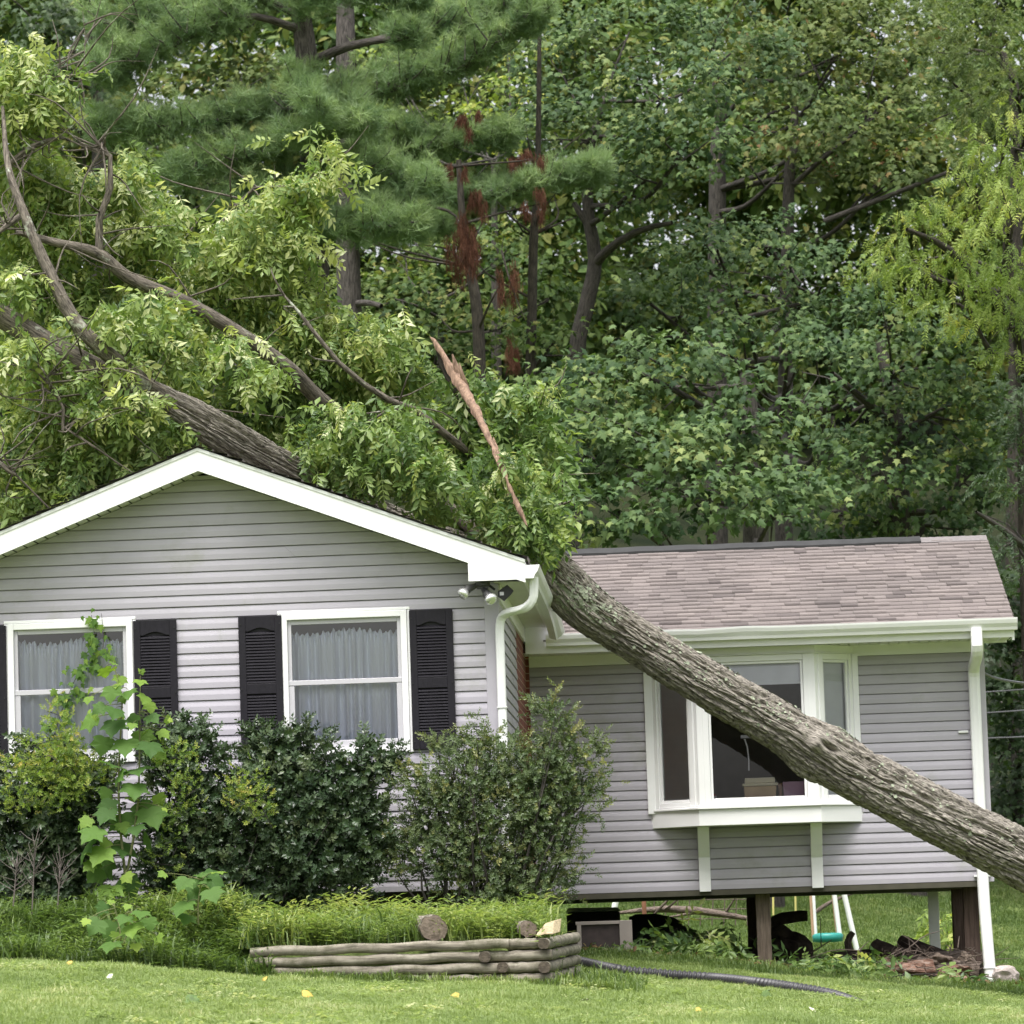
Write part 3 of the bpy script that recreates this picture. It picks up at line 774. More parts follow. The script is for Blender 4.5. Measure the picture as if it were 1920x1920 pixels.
# knee brackets under the bay: slanting board, then flat against the wall
for px in (1320, 1531):
    x = P(px, 1600, YR).x; ze = P(px, 1608, YR).z; zb2 = FLOOR-.02; w = .058
    out = [(YR-.30, sz0-.002), (YR-.22, sz0-.002), (YR-.03, ze+.04), (YR-.016, ze), (YR-.016, zb2), (YR-.058, zb2), (YR-.058, ze)]
    mb = MB(); n_ = len(out)
    mb.hexa([(x-w, y, z) for y, z in out][::-1], [(x+w, y, z) for y, z in out][::-1])
    mb.build('bracket', M['white'], house, .004)

# floodlight under the boxed return
yb = YRK+.14
fl = MB(); c = P(905, 1092, yb); fl.tube([(c.x, yb, ZS+.002), (c.x, yb, ZS-.035)], .065, 20); fl.box(c.x-.05, c.x+.05, yb-.03, yb+.03, ZS-.06, ZS-.03)
fl = fl.build('floodlight', M['lampmetal'], house, .004)
def head(pts, r0):
    mb = MB(); mb.tube(pts, [r0*.45, r0*.55, r0*.8, r0*.85], 14); mb.build('lamp_head', M['lampmetal'], fl, smooth=False)
    a = Vector(pts[-2]); b = Vector(pts[-1]); d = (b-a).normalized()
    mb = MB(); mb.tube([b, b+d*.03, b+d*.055, b+d*.065], [r0*.85, r0*1.15, r0*1.1, r0*.6], 16); mb.build('bulb', M['chrome'], fl, smooth=True)
head([P(900, 1096, yb), P(890, 1099, yb-.02), P(878, 1104, yb-.05), P(873, 1109, yb-.07)], .045)
head([P(905, 1100, yb), P(909, 1108, yb-.02), P(913, 1114, yb-.05), P(917, 1119, yb-.07)], .05)
c = P(945, 1114, yb-.02); mb = MB()
q = [Vector((-.055, 0, .02)), Vector((.03, 0, .075)), Vector((.085, 0, .02)), Vector((.06, 0, -.01)), Vector((.0, 0, -.065)), Vector((-.055, 0, -.02))]
mb.hexa([c+p+Vector((0, -.02, 0)) for p in q], [c+p+Vector((0, .03, .01)) for p in q]); 
mb.tube([P(928, 1106, yb), P(918, 1098, yb)], .012, 8)
sn = mb.build('motion_sensor', M['black'], fl, .003)
mb = MB(); mb.box(c.x-.035, c.x-.0, c.y-.026, c.y-.018, c.z-.012, c.z+.018); mb.build('sensor_lens', M['sash'], fl)

# posts that carry the raised right wing
def post(px, y, w, mat, dz=0, name='support_post'):
    x = P(px, 1740, y).x; z = float(lawn_z(x, y)); mb = MB()
    h = FLOOR-.05-z+.1; n = 8; secs = []
    for i in range(n+1):
        k = i/n; g = lambda: rnd.uniform(-.003, .003)
        secs.append([(x-w/2+g(), y-w/2+g(), z-.1+h*k), (x+w/2+g(), y-w/2+g(), z-.1+h*k), (x+w/2+g(), y+w/2+g(), z-.1+h*k), (x-w/2+g(), y+w/2+g(), z-.1+h*k)])
    return mb.loft(secs).build(name, mat, house, .006)
post(1432, YR+.25, .145, M['postwood']); post(1414, 2*YRIDGE-YR-.4, .15, M['darkwood']); post(1800, YR+2.2, .15, M['darkwood']); post(1822, YR+.3, .155, M['darkwood'])
M['alum'] = plain('white_column', (.62, .62, .60), .45, .05)
post(1752, 2*YRIDGE-YR+.9, .12, M['alum'])
mb = MB(); xq = P(1752, 1700, 45.9).x; mb.box(xq-.6, XRR, 45.2, 46.3, FLOOR-.02, FLOOR+.08); mb.build('deck_edge', M['dark'], house)

# ------------------------------------------------------------------ leaves
def unit(a): return a/np.maximum(np.linalg.norm(a, axis=1, keepdims=True), 1e-9)
def fan(outline, z=None, c=(0, .35, 0)):
    """triangles from a centre to an outline; returns verts, tris"""
    k = len(outline); v = [c]+[(x, y, (z[i] if z else 0)) for i, (x, y) in enumerate(outline)]
    return np.array(v, float), np.array([(0, i+1, (i+1) % k+1) for i in range(k)])
def tmpl_maple():
    half = [(0, -.02), (.16, -.06), (.40, .02), (.26, .16), (.52, .42), (.24, .44), (.17, .60), (.0, 1.0)]
    out = half+[(-x, y) for x, y in half[-2:0:-1]]
    return fan(out, [.05-.30*abs(x)+.10*(y > .8)*-1 for x, y in out], (0, .3, .06))
def tmpl_oval(w=.28, fold=.07, curl=-.08):
    v = [(0, 0, 0), (-w*.8, .35, fold), (-w*.7, .7, fold*.6), (0, 1, curl), (w*.7, .7, fold*.6), (w*.8, .35, fold), (0, .5, -.01)]
    return np.array(v, float), np.array([(0, 6, 1), (1, 6, 2), (2, 6, 3), (3, 6, 4), (4, 6, 5), (5, 6, 0)])
def merge(parts):
    v = []; t = []; n = 0
    for a, b in parts: v.append(a); t.append(b+n); n += len(a)
    return np.vstack(v), np.vstack(t)
def place(v, o, t, n, s):
    """one template set at o with its +Y along t and its face along n"""
    t = np.array(t, float); t /= np.linalg.norm(t); n = np.array(n, float); n = n-t*n.dot(t); n /= np.linalg.norm(n)
    x = np.cross(t, n)
    return np.array(o)+s*(v[:, :1]*x+v[:, 1:2]*t+v[:, 2:3]*n)
def tmpl_pinnate(pairs=6, seed=0, lw=.15, droop=.35, ll=.34):
    g = np.random.default_rng(seed); ps = []
    ov = (np.array([(0, 0, 0), (-lw, .45, .05), (0, 1, -.08), (lw, .45, .05)], float), np.array([(0, 3, 2), (0, 2, 1)]))
    axis = lambda f: np.array([0, f, -droop*f*f])
    for i in range(pairs+1):
        f = .22+.78*i/pairs; o = axis(f); fwd = np.array([0, 1, -2*droop*f])
        L = ll*(1.05-.35*abs(f-.55))
        if i == pairs: ps.append((place(ov[0], o, fwd, (0, 0, 1), L), ov[1])); continue
        for s in (-1, 1):
            t = np.array([s*1.0, .55+.6*(g.random()-.3), -.35+.9*(g.random()-.6)])
            ps.append((place(ov[0], o, t, (s*.2+g.normal()*.35, g.normal()*.3, 1), L*g.uniform(.75, 1.2)), ov[1]))
    w = .008
    rv = [];
    for f in np.linspace(0, 1, 4): p = axis(f); rv += [p+(-w, 0, 0), p+(w, 0, 0)]
    ps.append((np.array(rv), np.array([(0, 1, 3), (0, 3, 2), (2, 3, 5), (2, 5, 4), (4, 5, 7), (4, 7, 6)])))
    return merge(ps)
def tmpl_sprig(k=9, w=.3, seed=0, spread=.9, size=.42, length=1.0):
    """small leaves set round a short twig"""
    g = np.random.default_rng(seed); ps = []; ov = np.array([(0, 0, 0), (-w, .5, .08), (0, 1, -.05), (w, .5, .08)], float); ot = np.array([(0, 3, 2), (0, 2, 1)])
    for i in range(k):
        f = (i+.5)/k; a = i*2.4+g.random()*.5
        t = np.array([math.cos(a)*spread, .55+.5*f, math.sin(a)*spread]); n = np.array([-math.cos(a)*.5, 1, -math.sin(a)*.5])
        ps.append((place(ov, (0, f*length*.75, 0), t, n, size*(1.1-.35*f)), ot))
    return merge(ps)
def tmpl_needles(k=34, seed=0, w=.011):
    g = np.random.default_rng(seed); v = []; t = []
    for i in range(k):
        a = g.random()*6.283; e = g.uniform(-.1, 1.35); L = g.uniform(.7, 1.05); o = np.array([0, g.uniform(-.35, .1), 0])
        d = np.array([math.cos(a)*math.cos(e), math.sin(e), math.sin(a)*math.cos(e)]); p = np.cross(d, g.normal(size=3)); p /= np.linalg.norm(p)
        n = len(v); v += [o-p*w, o+p*w, o+d*L+p*w*.4+np.array([0, 0, 0]), o+d*L-p*w*.4]; t += [(n, n+1, n+2), (n, n+2, n+3)]
    return np.array(v), np.array(t)
def tmpl_strand(seed):
    g = np.random.default_rng(seed); v = []; t = []
    for i in range(7):
        o = np.array([g.normal()*.10, g.uniform(-.3, .2), g.normal()*.10]); d = np.array([g.normal()*.2, 1, g.normal()*.2]); p = np.array([math.cos(i), 0, math.sin(i)])*.022
        n = len(v); v += [o-p, o+p, o+d*g.uniform(.6, 1.1)]; t += [(n, n+1, n+2)]
    return np.array(v), np.array(t)
def tmpl_blades(k=6, seed=0, w=.07, lean=.5, spread=.35):
    g = np.random.default_rng(seed); v = []; t = []
    for i in range(k):
        a = g.random()*6.283; d = np.array([math.cos(a), math.sin(a), 0]); p = np.array([-d[1], d[0], 0])*w*g.uniform(.6, 1.1); L = g.uniform(.55, 1.1); q = lean*g.uniform(.3, 1.3)
        o = np.array([g.normal()*spread, g.normal()*spread, 0]); m = o+d*q*.3*L+np.array([0, 0, .6*L]); e = o+d*q*L+np.array([0, 0, L*(1-.35*q)])
        n = len(v); v += [o-p, o+p, m+p*.8, m-p*.8, e]; t += [(n, n+1, n+2), (n, n+2, n+3), (n+3, n+2, n+4)]
    return np.array(v), np.array(t)

def scatter(name, tm, pos, tip, nrm, size, tint, mat, parent=None, smooth=False):
    """copies of templates (one, or a list dealt out in turn) joined into one mesh"""
    tms = tm if isinstance(tm, list) else [tm]
    Vs, Ts, As = [], [], []; base = 0
    for j, (tv, tt) in enumerate(tms):
        s = slice(j, None, len(tms)); p = pos[s]
        if not len(p): continue
        t = unit(tip[s]); n = nrm[s]; n = unit(n-t*np.sum(n*t, 1, keepdims=True)); x = np.cross(t, n)
        B = np.stack([x, t, n], 1)*size[s][:, None, None]
        V = np.einsum('kc,mcd->mkd', tv, B)+p[:, None]
        m_, k = len(p), len(tv)
        Vs.append(V.reshape(-1, 3)); Ts.append((tt[None]+(np.arange(m_)*k)[:, None, None]+base).reshape(-1, 3))
        As.append(np.repeat(tint[s], k)); base += m_*k
    return np_mesh(name, np.vstack(Vs), np.vstack(Ts), mat, parent, {'tint': np.clip(np.concatenate(As), 0, 1)}, smooth)

def blob_points(g, blobs, dens, clump_px, per, flat=.45, shell=.55):
    """leaf sites in clumps spread through ellipsoids. blobs: (px, py, rx, ry, Y[, depth factor[, tint shift]]) in photograph pixels at depth Y.
    dens: clumps per (clump_px)^2 of projected area. Returns positions, outward directions, clump tints."""
    Ps, Os, Ts = [], [], []
    for b in blobs:
        px, py, rx, ry, Y = b[:5]; df = b[5] if len(b) > 5 else .9; sh = b[6] if len(b) > 6 else 0
        s = scale(Y); c = np.array(P(px, py, Y)); r3 = np.array([rx*s, max(rx, ry)*.5*(1+df)*s*df, ry*s])
        nc = max(3, int(dens*math.pi*rx*ry/clump_px**2*1.6))
        d = unit(g.normal(size=(nc, 3))); d[:, 1] = -np.abs(d[:, 1])*np.where(g.random(nc) < .72, 1, -1)
        rad = (shell+(1-shell)*g.random(nc)) if shell else g.random(nc)**.4
        cc = c+d*rad[:, None]*r3
        ct = g.normal(.48, .19, nc)+sh
        k = np.repeat(np.arange(nc), per); n = len(k)
        off = g.normal(size=(n, 3))*np.array([1, 1, flat])*(clump_px*s*.58)*(.6+.8*g.random(nc))[k][:, None]
        Ps.append(cc[k]+off); Os.append(unit(d[k]*.8+unit(off)*.5)); Ts.append(ct[k]+g.normal(0, .13, n))
    return np.vstack(Ps), np.vstack(Os), np.concatenate(Ts)

def leaf_orient(g, out, up=.8, face=.5, jit=.5, droop=.5):
    """leaf faces look up, outwards and towards the open sky in front; tips point outwards and hang"""
    n = len(out)
    nrm = unit(np.array([0, -face, up])+out*.55+g.normal(size=(n, 3))*jit)
    h = out*np.array([1, 1, .3])+g.normal(size=(n, 3))*.6
    tip = unit(h+np.array([0, -.15, -droop]))
    return tip, nrm

# ------------------------------------------------------------------ trunks and limbs
def limb(mb, pts, k=9, n=None):
    """pts: rows (x, y, z, radius); a tapering, slightly crooked tube with UVs in metres"""
    L = sum((Vector(pts[i+1][:3])-Vector(pts[i][:3])).length for i in range(len(pts)-1))
    n = n or max(5, min(40, int(L/.25)))
    a = smooth_path(pts, n); d = 0
    rows = []
    fr = frames([Vector(q[:3]) for q in a]); prev = None
    for i, (p, x, y) in enumerate(fr):
        if prev is not None: d += (p-prev).length
        prev = p; r = max(a[i][3], .002)
        rows.append(([p+x*(r*math.cos(2*math.pi*j/k))+y*(r*math.sin(2*math.pi*j/k)) for j in range(k+1)], d, r))
    n0 = len(mb['v'])
    for r_, d_, rr in rows:
        for j, p in enumerate(r_): mb['v'].append(tuple(p)); mb['uv'].append((j/k*2*math.pi*rr, d_))
    for i in range(len(rows)-1):
        for j in range(k):
            q = n0+i*(k+1)+j; mb['q'].append((q, q+1, q+k+2, q+k+1))
def new_wood(): return {'v': [], 'uv': [], 'q': []}
def wood(mb, name, mat, parent): return np_mesh(name, np.array(mb['v']), np.array(mb['q']), mat, parent, smooth=True, uv=np.array(mb['uv']))
def pxpath(rows): return [(*P(x, y, Y), r) for x, y, Y, r in rows]
def rooted(rows):
    """the same, with the foot carried down into the ground"""
    q = pxpath(rows); x, y, z, r = q[0]; gz_ = float(ground_z(x, y))-.1
    if z > gz_+.2: q.insert(0, (x, y, gz_, r*1.15))
    else: q[0] = (x, y, gz_, r)
    return q

def reach(g, mb, blobs, trunk, r0=.06, twigs=3):
    """limbs from the trunk into each part of the crown"""
    T = smooth_path(trunk, 40)
    for b in blobs:
        c = np.array(P(*b[:2], b[4])); s = scale(b[4])
        below = T[T[:, 2] < c[2]-.15*abs(b[3]*s)-.3]
        if not len(below): below = T[:6]
        k = below[np.argmin(np.linalg.norm(below[:, :3]-c, axis=1)*1.0)]
        rr = min(k[3]*.6, r0)
        mid = (k[:3]+c)/2+np.array([0, 0, -.12*np.linalg.norm(c-k[:3])])+g.normal(size=3)*.15
        limb(mb, [(*k[:3], rr), (*mid, rr*.75), (*c, rr*.45)], 6)
        for _ in range(twigs):
            e = c+g.normal(size=3)*np.array([b[2]*s, b[2]*s*.7, b[3]*s])*.6
            m_ = mid+(c-mid)*g.uniform(.2, .9)
            limb(mb, [(*m_, rr*.4), (*((m_+e)/2+g.normal(size=3)*.08), rr*.25), (*e, .006)], 4, 7)

BARKM = {}
M['bark_grey'] = bark_mat('grey_bark', (.022, .020, .018), (.080, .072, .064))
M['bark_pine'] = bark_mat('pine_bark', (.032, .028, .027), (.115, .102, .095))
M['bark_dark'] = bark_mat('dark_bark', (.02, .018, .015), (.07, .06, .05))
M['maple'] = leaf_mat('maple_leaves', [(.026, .056, .022), (.052, .096, .034), (.095, .150, .050), (.20, .24, .08)], [0, .35, .7, 1], .6, .22, .22, (1.4, 1.45, .8))
M['maple_b'] = leaf_mat('bronzed_maple_leaves', [(.040, .066, .020), (.075, .112, .032), (.13, .155, .044), (.18, .10, .045)], [0, .4, .82, 1], .6, .2, .25, (1.4, 1.4, .8))
M['yellowgreen'] = leaf_mat('yellow_green_leaves', [(.095, .155, .034), (.165, .24, .052), (.255, .325, .072), (.40, .42, .10)], [0, .35, .75, 1], .5, .3, .40, (1.35, 1.4, .8))
M['willow'] = leaf_mat('grey_green_leaves', [(.075, .115, .040), (.115, .165, .060), (.165, .21, .085), (.23, .26, .10)], None, .5, .35, .38)
M['deep'] = leaf_mat('deep_green_leaves', [(.024, .046, .018), (.038, .070, .026), (.062, .105, .038), (.095, .135, .05)], None, .5, .35, .3)
M['midgreen'] = leaf_mat('mid_green_leaves', [(.038, .078, .022), (.070, .120, .032), (.12, .170, .046), (.22, .22, .06)], None, .6, .2, .28, (1.4, 1.45, .8))
M['pine'] = leaf_mat('pine_needles', [(.080, .145, .068), (.145, .225, .105), (.215, .305, .135), (.29, .375, .165)], None, .5, .3, .30, (1.2, 1.25, .8))
M['deadneedle'] = leaf_mat('dead_needles', [(.055, .026, .018), (.10, .046, .030), (.16, .08, .05)], None, .85, .1, .2, (1.1, .8, .6))
M['walnut'] = leaf_mat('ash_leaves', [(.058, .112, .032), (.125, .205, .056), (.230, .308, .092), (.38, .42, .145), (.56, .60, .37)], [0, .30, .62, .88, 1], .42, .4, .38, (1.45, 1.45, .7))
M['holly'] = leaf_mat('holly_leaves', [(.022, .042, .020), (.040, .070, .032), (.075, .112, .054), (.13, .16, .08)], None, .30, .5, .12)
M['box'] = leaf_mat('box_leaves', [(.060, .092, .042), (.090, .132, .058), (.135, .175, .08), (.24, .24, .09)], None, .4, .45, .28)
M['vine'] = leaf_mat('vine_leaves', [(.11, .185, .045), (.20, .28, .065), (.34, .37, .10), (.45, .38, .13)], [0, .4, .85, 1], .5, .3, .4)
M['syc'] = leaf_mat('sycamore_leaves', [(.060, .125, .030), (.105, .195, .040), (.19, .29, .050), (.33, .42, .08)], [0, .35, .7, 1], .6, .2, .42)
M['grass'] = leaf_mat('grass_blades', [(.13, .185, .060), (.205, .275, .095), (.29, .355, .14), (.48, .49, .28)], [0, .4, .8, 1], .5, .3, .42, (1.3, 1.35, .85))
M['reargrass_shade'] = leaf_mat('rear_grass_shade_tint', [(.055, .095, .024), (.095, .150, .040), (.15, .21, .06), (.30, .33, .14)], [0, .4, .8, 1], .5, .3, .4, (1.3, 1.35, .85))  # lawn grass with the shade of the trees put into its colour
M['tallgrass'] = leaf_mat('tall_grass_blades', [(.050, .090, .024), (.095, .150, .040), (.175, .240, .070), (.32, .36, .13)], [0, .35, .7, 1], .45, .4, .4, (1.35, 1.4, .8))

MAPLE, OVAL = tmpl_maple(), tmpl_oval()
PINN = [tmpl_pinnate(3, 1, .21, .3, .50), tmpl_pinnate(4, 2, .22, .55, .46), tmpl_pinnate(4, 3, .20, .8, .42), tmpl_pinnate(3, 7, .23, .6, .52), tmpl_pinnate(4, 8, .21, .2, .44)]
FINE = [tmpl_pinnate(8, 4, .16, .5, .22), tmpl_pinnate(7, 5, .17, .8, .24)]
WILL = [tmpl_sprig(10, .13, s, .55, .5, 1.3) for s in (1, 2)]
SPRIG = [tmpl_sprig(10, .27, s, 1.0, .40) for s in (3, 4, 5)]
SMALL = [tmpl_sprig(12, .25, s, .9, .30, 1.1) for s in (6, 7, 8)]
NEED = [tmpl_needles(26, s, .016) for s in (1, 2, 3, 4)]

def tree(name, label, cat, trunks, blobs, tm, mat, dens, clump, per, size, seed, group=None, bark='bark_grey', up=.8, face=.5, droop=.5, jit=.5, flat=.45, limbs=True, shell=.55, r0=.06, crown='crown'):
    g = np.random.default_rng(seed)
    t0 = rooted(trunks[0]) if trunks else [(*P(blobs[0][0], blobs[0][1], blobs[0][4]), .1)]
    base = t0[0]
    root = empty(name, base[:3], label, cat, group)
    if trunks:
        mb = new_wood()
        for i_, t in enumerate(trunks): limb(mb, t0 if i_ == 0 else pxpath(t), 12)
        if limbs: reach(g, mb, blobs, t0, r0)
        wood(mb, 'trunk', M[bark], root)
    pos, out, tint = blob_points(g, blobs, dens, clump, per, flat, shell)
    tip, nrm = leaf_orient(g, out, up, face, jit, droop)
    sz = size*g.uniform(.7, 1.2, len(pos))
    scatter(crown, tm, pos, tip, nrm, sz, tint, M[mat], root)
    return root

# ---- far wood on the hillside: one mass
g = np.random.default_rng(5)
pos, out, tint = blob_points(g, [(x+g.uniform(-60, 60), y+g.uniform(-50, 50), g.uniform(110, 190), g.uniform(100, 160), 96+g.uniform(-8, 10), .5, g.normal(0, .12)) for x in range(-80, 2080, 130) for y in range(-20, 1300, 130)], 1.35, 46, 16, .5, .3)
tip, nrm = leaf_orient(g, out)
o = scatter('woods', OVAL, pos, tip, nrm, .36*g.uniform(.6, 1.2, len(pos)), tint, M['midgreen'])
tag(o, 'dense green wood covering the hillside far behind the house', 'woods', kind='stuff')

GT = 'broadleaf trees behind the house'
tree('maple_tree', 'large maple with a forked grey trunk standing behind the lower roof', 'tree',
     [[(1075, 1120, 62, 0.163), (1080, 690, 62, 0.136), (1098, 580, 62, 0.129), (1116, 490, 62, 0.116), (1103, 400, 62, 0.095), (1104, 300, 62, 0.075), (1130, 190, 62, 0.054)],
      [(1116, 495, 62, 0.088), (1150, 460, 61.6, 0.068), (1205, 430, 61.3, 0.051), (1260, 418, 61, 0.034)],
      [(1108, 430, 62, 0.068), (1085, 395, 62, 0.054), (1076, 380, 62, 0.041)],
      [(1104, 345, 62, 0.048), (1130, 310, 61.5, 0.034), (1180, 270, 61, 0.020)]],
     [(1180, 60, 170, 90, 63), (1050, 130, 90, 90, 63), (1250, 170, 170, 80, 61), (1120, 240, 130, 70, 61.5), (1290, 270, 140, 80, 60.5), (1210, 340, 110, 60, 61), (1010, 210, 60, 60, 62.5), (1370, 100, 120, 100, 62.5)],
     MAPLE, 'maple', 0.81, 42, 28, 0.120, 31, GT, r0=.07)
tree('maple_tree', 'low spreading maple with broad leaves just beyond the lower roof ridge', 'tree',
     [[(1420, 1150, 55, .20), (1415, 900, 55, .16), (1400, 700, 55, .10)], [(1415, 870, 55, .08), (1310, 760, 54, .05), (1200, 700, 53, .03)]],
     [(1130, 740, 130, 75, 53.5), (1260, 690, 130, 70, 54), (1090, 850, 90, 80, 52.5), (1230, 830, 150, 80, 52), (1400, 790, 130, 90, 53.5), (1330, 930, 160, 70, 51.5), (1160, 960, 120, 60, 51.5), (1470, 920, 90, 80, 53), (1060, 690, 60, 50, 55)],
     MAPLE, 'maple', 0.89, 44, 29, 0.132, 32, GT, r0=.05)
tree('maple_tree', 'tall maple bronzed with seed clusters in the middle of the wood edge', 'tree',
     [[(1345, 1120, 68, .2), (1345, 350, 68, .15), (1350, 240, 68, .11), (1340, 150, 68, .07)], [(1348, 270, 68, .07), (1400, 235, 67.5, .06), (1480, 200, 67, .03)], [(1350, 240, 68, .05), (1362, 180, 68, .03)]],
     [(1480, 40, 150, 80, 67), (1560, 130, 140, 100, 66), (1430, 150, 110, 90, 67.5), (1640, 60, 110, 90, 67), (1560, 240, 150, 70, 65.5), (1660, 200, 90, 80, 66), (1480, 310, 110, 50, 66.5), (1680, 310, 110, 50, 65)],
     MAPLE, 'maple_b', 0.81, 42, 28, 0.124, 33, GT)
tree('maple_tree', 'maple with a slim mossy stem and thin crossing limbs', 'tree',
     [[(1470, 1100, 66, .16), (1478, 380, 66, .10), (1488, 290, 66, .085), (1490, 200, 66, .06)], [(1482, 352, 66, .05), (1540, 300, 65.8, .04), (1640, 220, 65.5, .02)], [(1545, 415, 65, .05), (1660, 370, 64.8, .045), (1780, 322, 64.5, .03)], [(1360, 605, 63, .05), (1440, 585, 63, .04), (1500, 570, 63, .03)]],
     [(1420, 460, 120, 80, 65, .9, -.08), (1300, 490, 110, 90, 64, .9, -.1), (1540, 540, 130, 80, 63.5), (1400, 600, 120, 70, 62, .9, -.05), (1680, 600, 120, 70, 61), (1560, 680, 120, 60, 59.5), (1220, 570, 100, 70, 63, .9, -.1), (1345, 470, 60, 70, 62), (1350, 620, 60, 60, 61), (1478, 480, 60, 50, 62), (1480, 650, 70, 60, 60)],
     MAPLE, 'maple', 0.72, 42, 26, 0.120, 34, GT)
tree('maple_tree', 'shaded maple filling the gap above the bare ridge cap', 'tree',
     [[(1690, 1120, 58, .2), (1680, 800, 58, .13), (1650, 640, 58, .08)], [(1680, 800, 58, .07), (1560, 700, 57, .04)]],
     [(1700, 680, 140, 80, 57), (1600, 770, 110, 70, 58), (1780, 760, 130, 90, 57.5, .9, -.08), (1650, 880, 130, 80, 57, .9, -.05), (1800, 880, 110, 90, 58, .9, -.12), (1560, 960, 100, 60, 58, .9, -.1), (1730, 970, 130, 70, 58)],
     MAPLE, 'maple', 0.81, 43, 28, 0.124, 35, GT)
tree('locust_tree', 'yellow green tree with feathery leaves at the edge of the wood', 'tree',
     [[(1935, 1150, 57.5, .17), (1920, 700, 57.5, .13), (1900, 560, 57, .10), (1880, 330, 56.5, .06)], [(1905, 600, 56, .09), (1780, 470, 55.5, .05), (1700, 430, 55, .03)]],
     [(1890, 260, 80, 70, 54.5), (1830, 350, 100, 60, 55), (1740, 440, 110, 60, 56), (1890, 440, 90, 80, 54), (1800, 540, 120, 70, 55), (1690, 500, 60, 50, 56.5), (1910, 600, 70, 90, 55)],
     FINE, 'yellowgreen', 1.0, 52, 10, .30, 36, GT, bark='bark_dark', up=.6, droop=1.1, face=.7)
tree('locust_tree', 'small yellow green tree hanging in a dark gap of the foliage', 'tree',
     [[(1590, 1150, 60, .1), (1575, 900, 60, .06), (1560, 780, 60, .03)]],
     [(1545, 790, 40, 35, 60), (1550, 860, 40, 60, 59.5), (1460, 560, 60, 50, 66), (1640, 930, 50, 50, 59)],
     FINE, 'yellowgreen', .6, 46, 7, .30, 37, GT, up=.6, droop=1.1, face=.7, limbs=False)
tree('willow_tree', 'grey green fine leaved tree rising behind the bronzed maple', 'tree',
     [[(1900, 1150, 74, .16), (1905, 250, 74, .11), (1880, 100, 74, .07)]],
     [(1820, 40, 110, 80, 71), (1900, 150, 80, 100, 70.5), (1780, 150, 90, 80, 72), (1740, 20, 80, 60, 73), (1860, 260, 70, 50, 71)],
     WILL, 'willow', 1.0, 44, 15, .22, 38, GT, bark='bark_dark', droop=1.0)
tree('maple_tree', 'dark leaved tree hanging above the overhead wires', 'tree',
     [[(2010, 1640, 52, .14), (1985, 1200, 52, .11), (1960, 900, 52, .08)], [(1960, 1060, 52, .06), (1890, 1000, 51.5, .045), (1830, 960, 51, .02)]],
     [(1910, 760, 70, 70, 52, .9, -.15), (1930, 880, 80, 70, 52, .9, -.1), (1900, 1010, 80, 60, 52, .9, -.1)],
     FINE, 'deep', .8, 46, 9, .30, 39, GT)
tree('understory_tree', 'dark leafy tree in the shade beyond the white downspout', 'tree',
     [[(1915, 1690, 60, .10), (1905, 1400, 60, .08), (1908, 1150, 60, .06)]],
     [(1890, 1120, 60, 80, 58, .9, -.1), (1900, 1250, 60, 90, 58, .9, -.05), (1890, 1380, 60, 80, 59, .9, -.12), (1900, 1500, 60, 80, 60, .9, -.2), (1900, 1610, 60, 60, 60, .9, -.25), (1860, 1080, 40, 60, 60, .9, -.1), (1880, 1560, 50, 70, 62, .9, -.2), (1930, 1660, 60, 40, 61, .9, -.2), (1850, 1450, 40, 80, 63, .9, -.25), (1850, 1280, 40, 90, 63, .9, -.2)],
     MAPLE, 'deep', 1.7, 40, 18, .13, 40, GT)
tree('understory_tree', 'pale green sapling growing behind the pines in the wood', 'tree',
     [[(935, 1000, 66, .1), (930, 600, 66, .08), (925, 300, 66, .04)]],
     [(760, 180, 90, 60, 70, .9, .1), (860, 130, 100, 70, 70), (950, 60, 90, 60, 71), (900, 240, 90, 60, 69, .9, .1), (780, 280, 80, 50, 70), (960, 180, 70, 70, 69, .9, .05), (720, 100, 80, 60, 71)],
     MAPLE, 'yellowgreen', 0.64, 42, 21, 0.120, 41, GT)
tree('understory_tree', 'bright green tree filling in under the pine boughs', 'tree',
     [[(820, 1000, 63, .1), (825, 700, 63, .07), (830, 560, 63, .04)]],
     [(740, 560, 90, 60, 63), (840, 560, 90, 70, 62.5), (920, 620, 80, 70, 61.5), (820, 660, 90, 50, 61), (760, 480, 80, 60, 64), (950, 470, 70, 70, 64, .9, -.1), (1030, 560, 70, 70, 63, .9, -.08), (960, 730, 90, 60, 59, .9, -.1), (1010, 860, 70, 70, 57, .9, -.15), (1040, 640, 60, 60, 60, .9, -.12)],
     MAPLE, 'midgreen', 0.77, 42, 26, 0.120, 42, GT)
tree('understory_tree', 'dull blue green tree far off beside the pine boughs', 'tree',
     [[(185, 900, 80, .2), (185, 250, 80, .14), (175, 60, 80, .1)]],
     [(60, 40, 110, 80, 79), (150, 110, 90, 90, 79), (40, 150, 80, 60, 78), (170, 20, 80, 50, 80), (150, 220, 80, 50, 78)],
     MAPLE, 'deep', .85, 40, 14, .19, 43, GT)
tree('understory_tree', 'yellow tinged tree glimpsed between the lower pine boughs', 'tree',
     [[(410, 800, 74, .12), (420, 400, 74, .08), (430, 150, 74, .05)]],
     [(450, 150, 80, 50, 74, .9, .1), (340, 200, 60, 50, 74), (240, 240, 70, 60, 73, .9, -.1), (500, 240, 60, 50, 74), (420, 330, 90, 60, 73, .9, -.2), (560, 440, 70, 60, 72, .9, -.2), (330, 310, 80, 60, 73, .9, -.2), (620, 560, 70, 80, 70, .9, -.1)],
     MAPLE, 'maple_b', 0.68, 42, 22, 0.136, 44, GT)
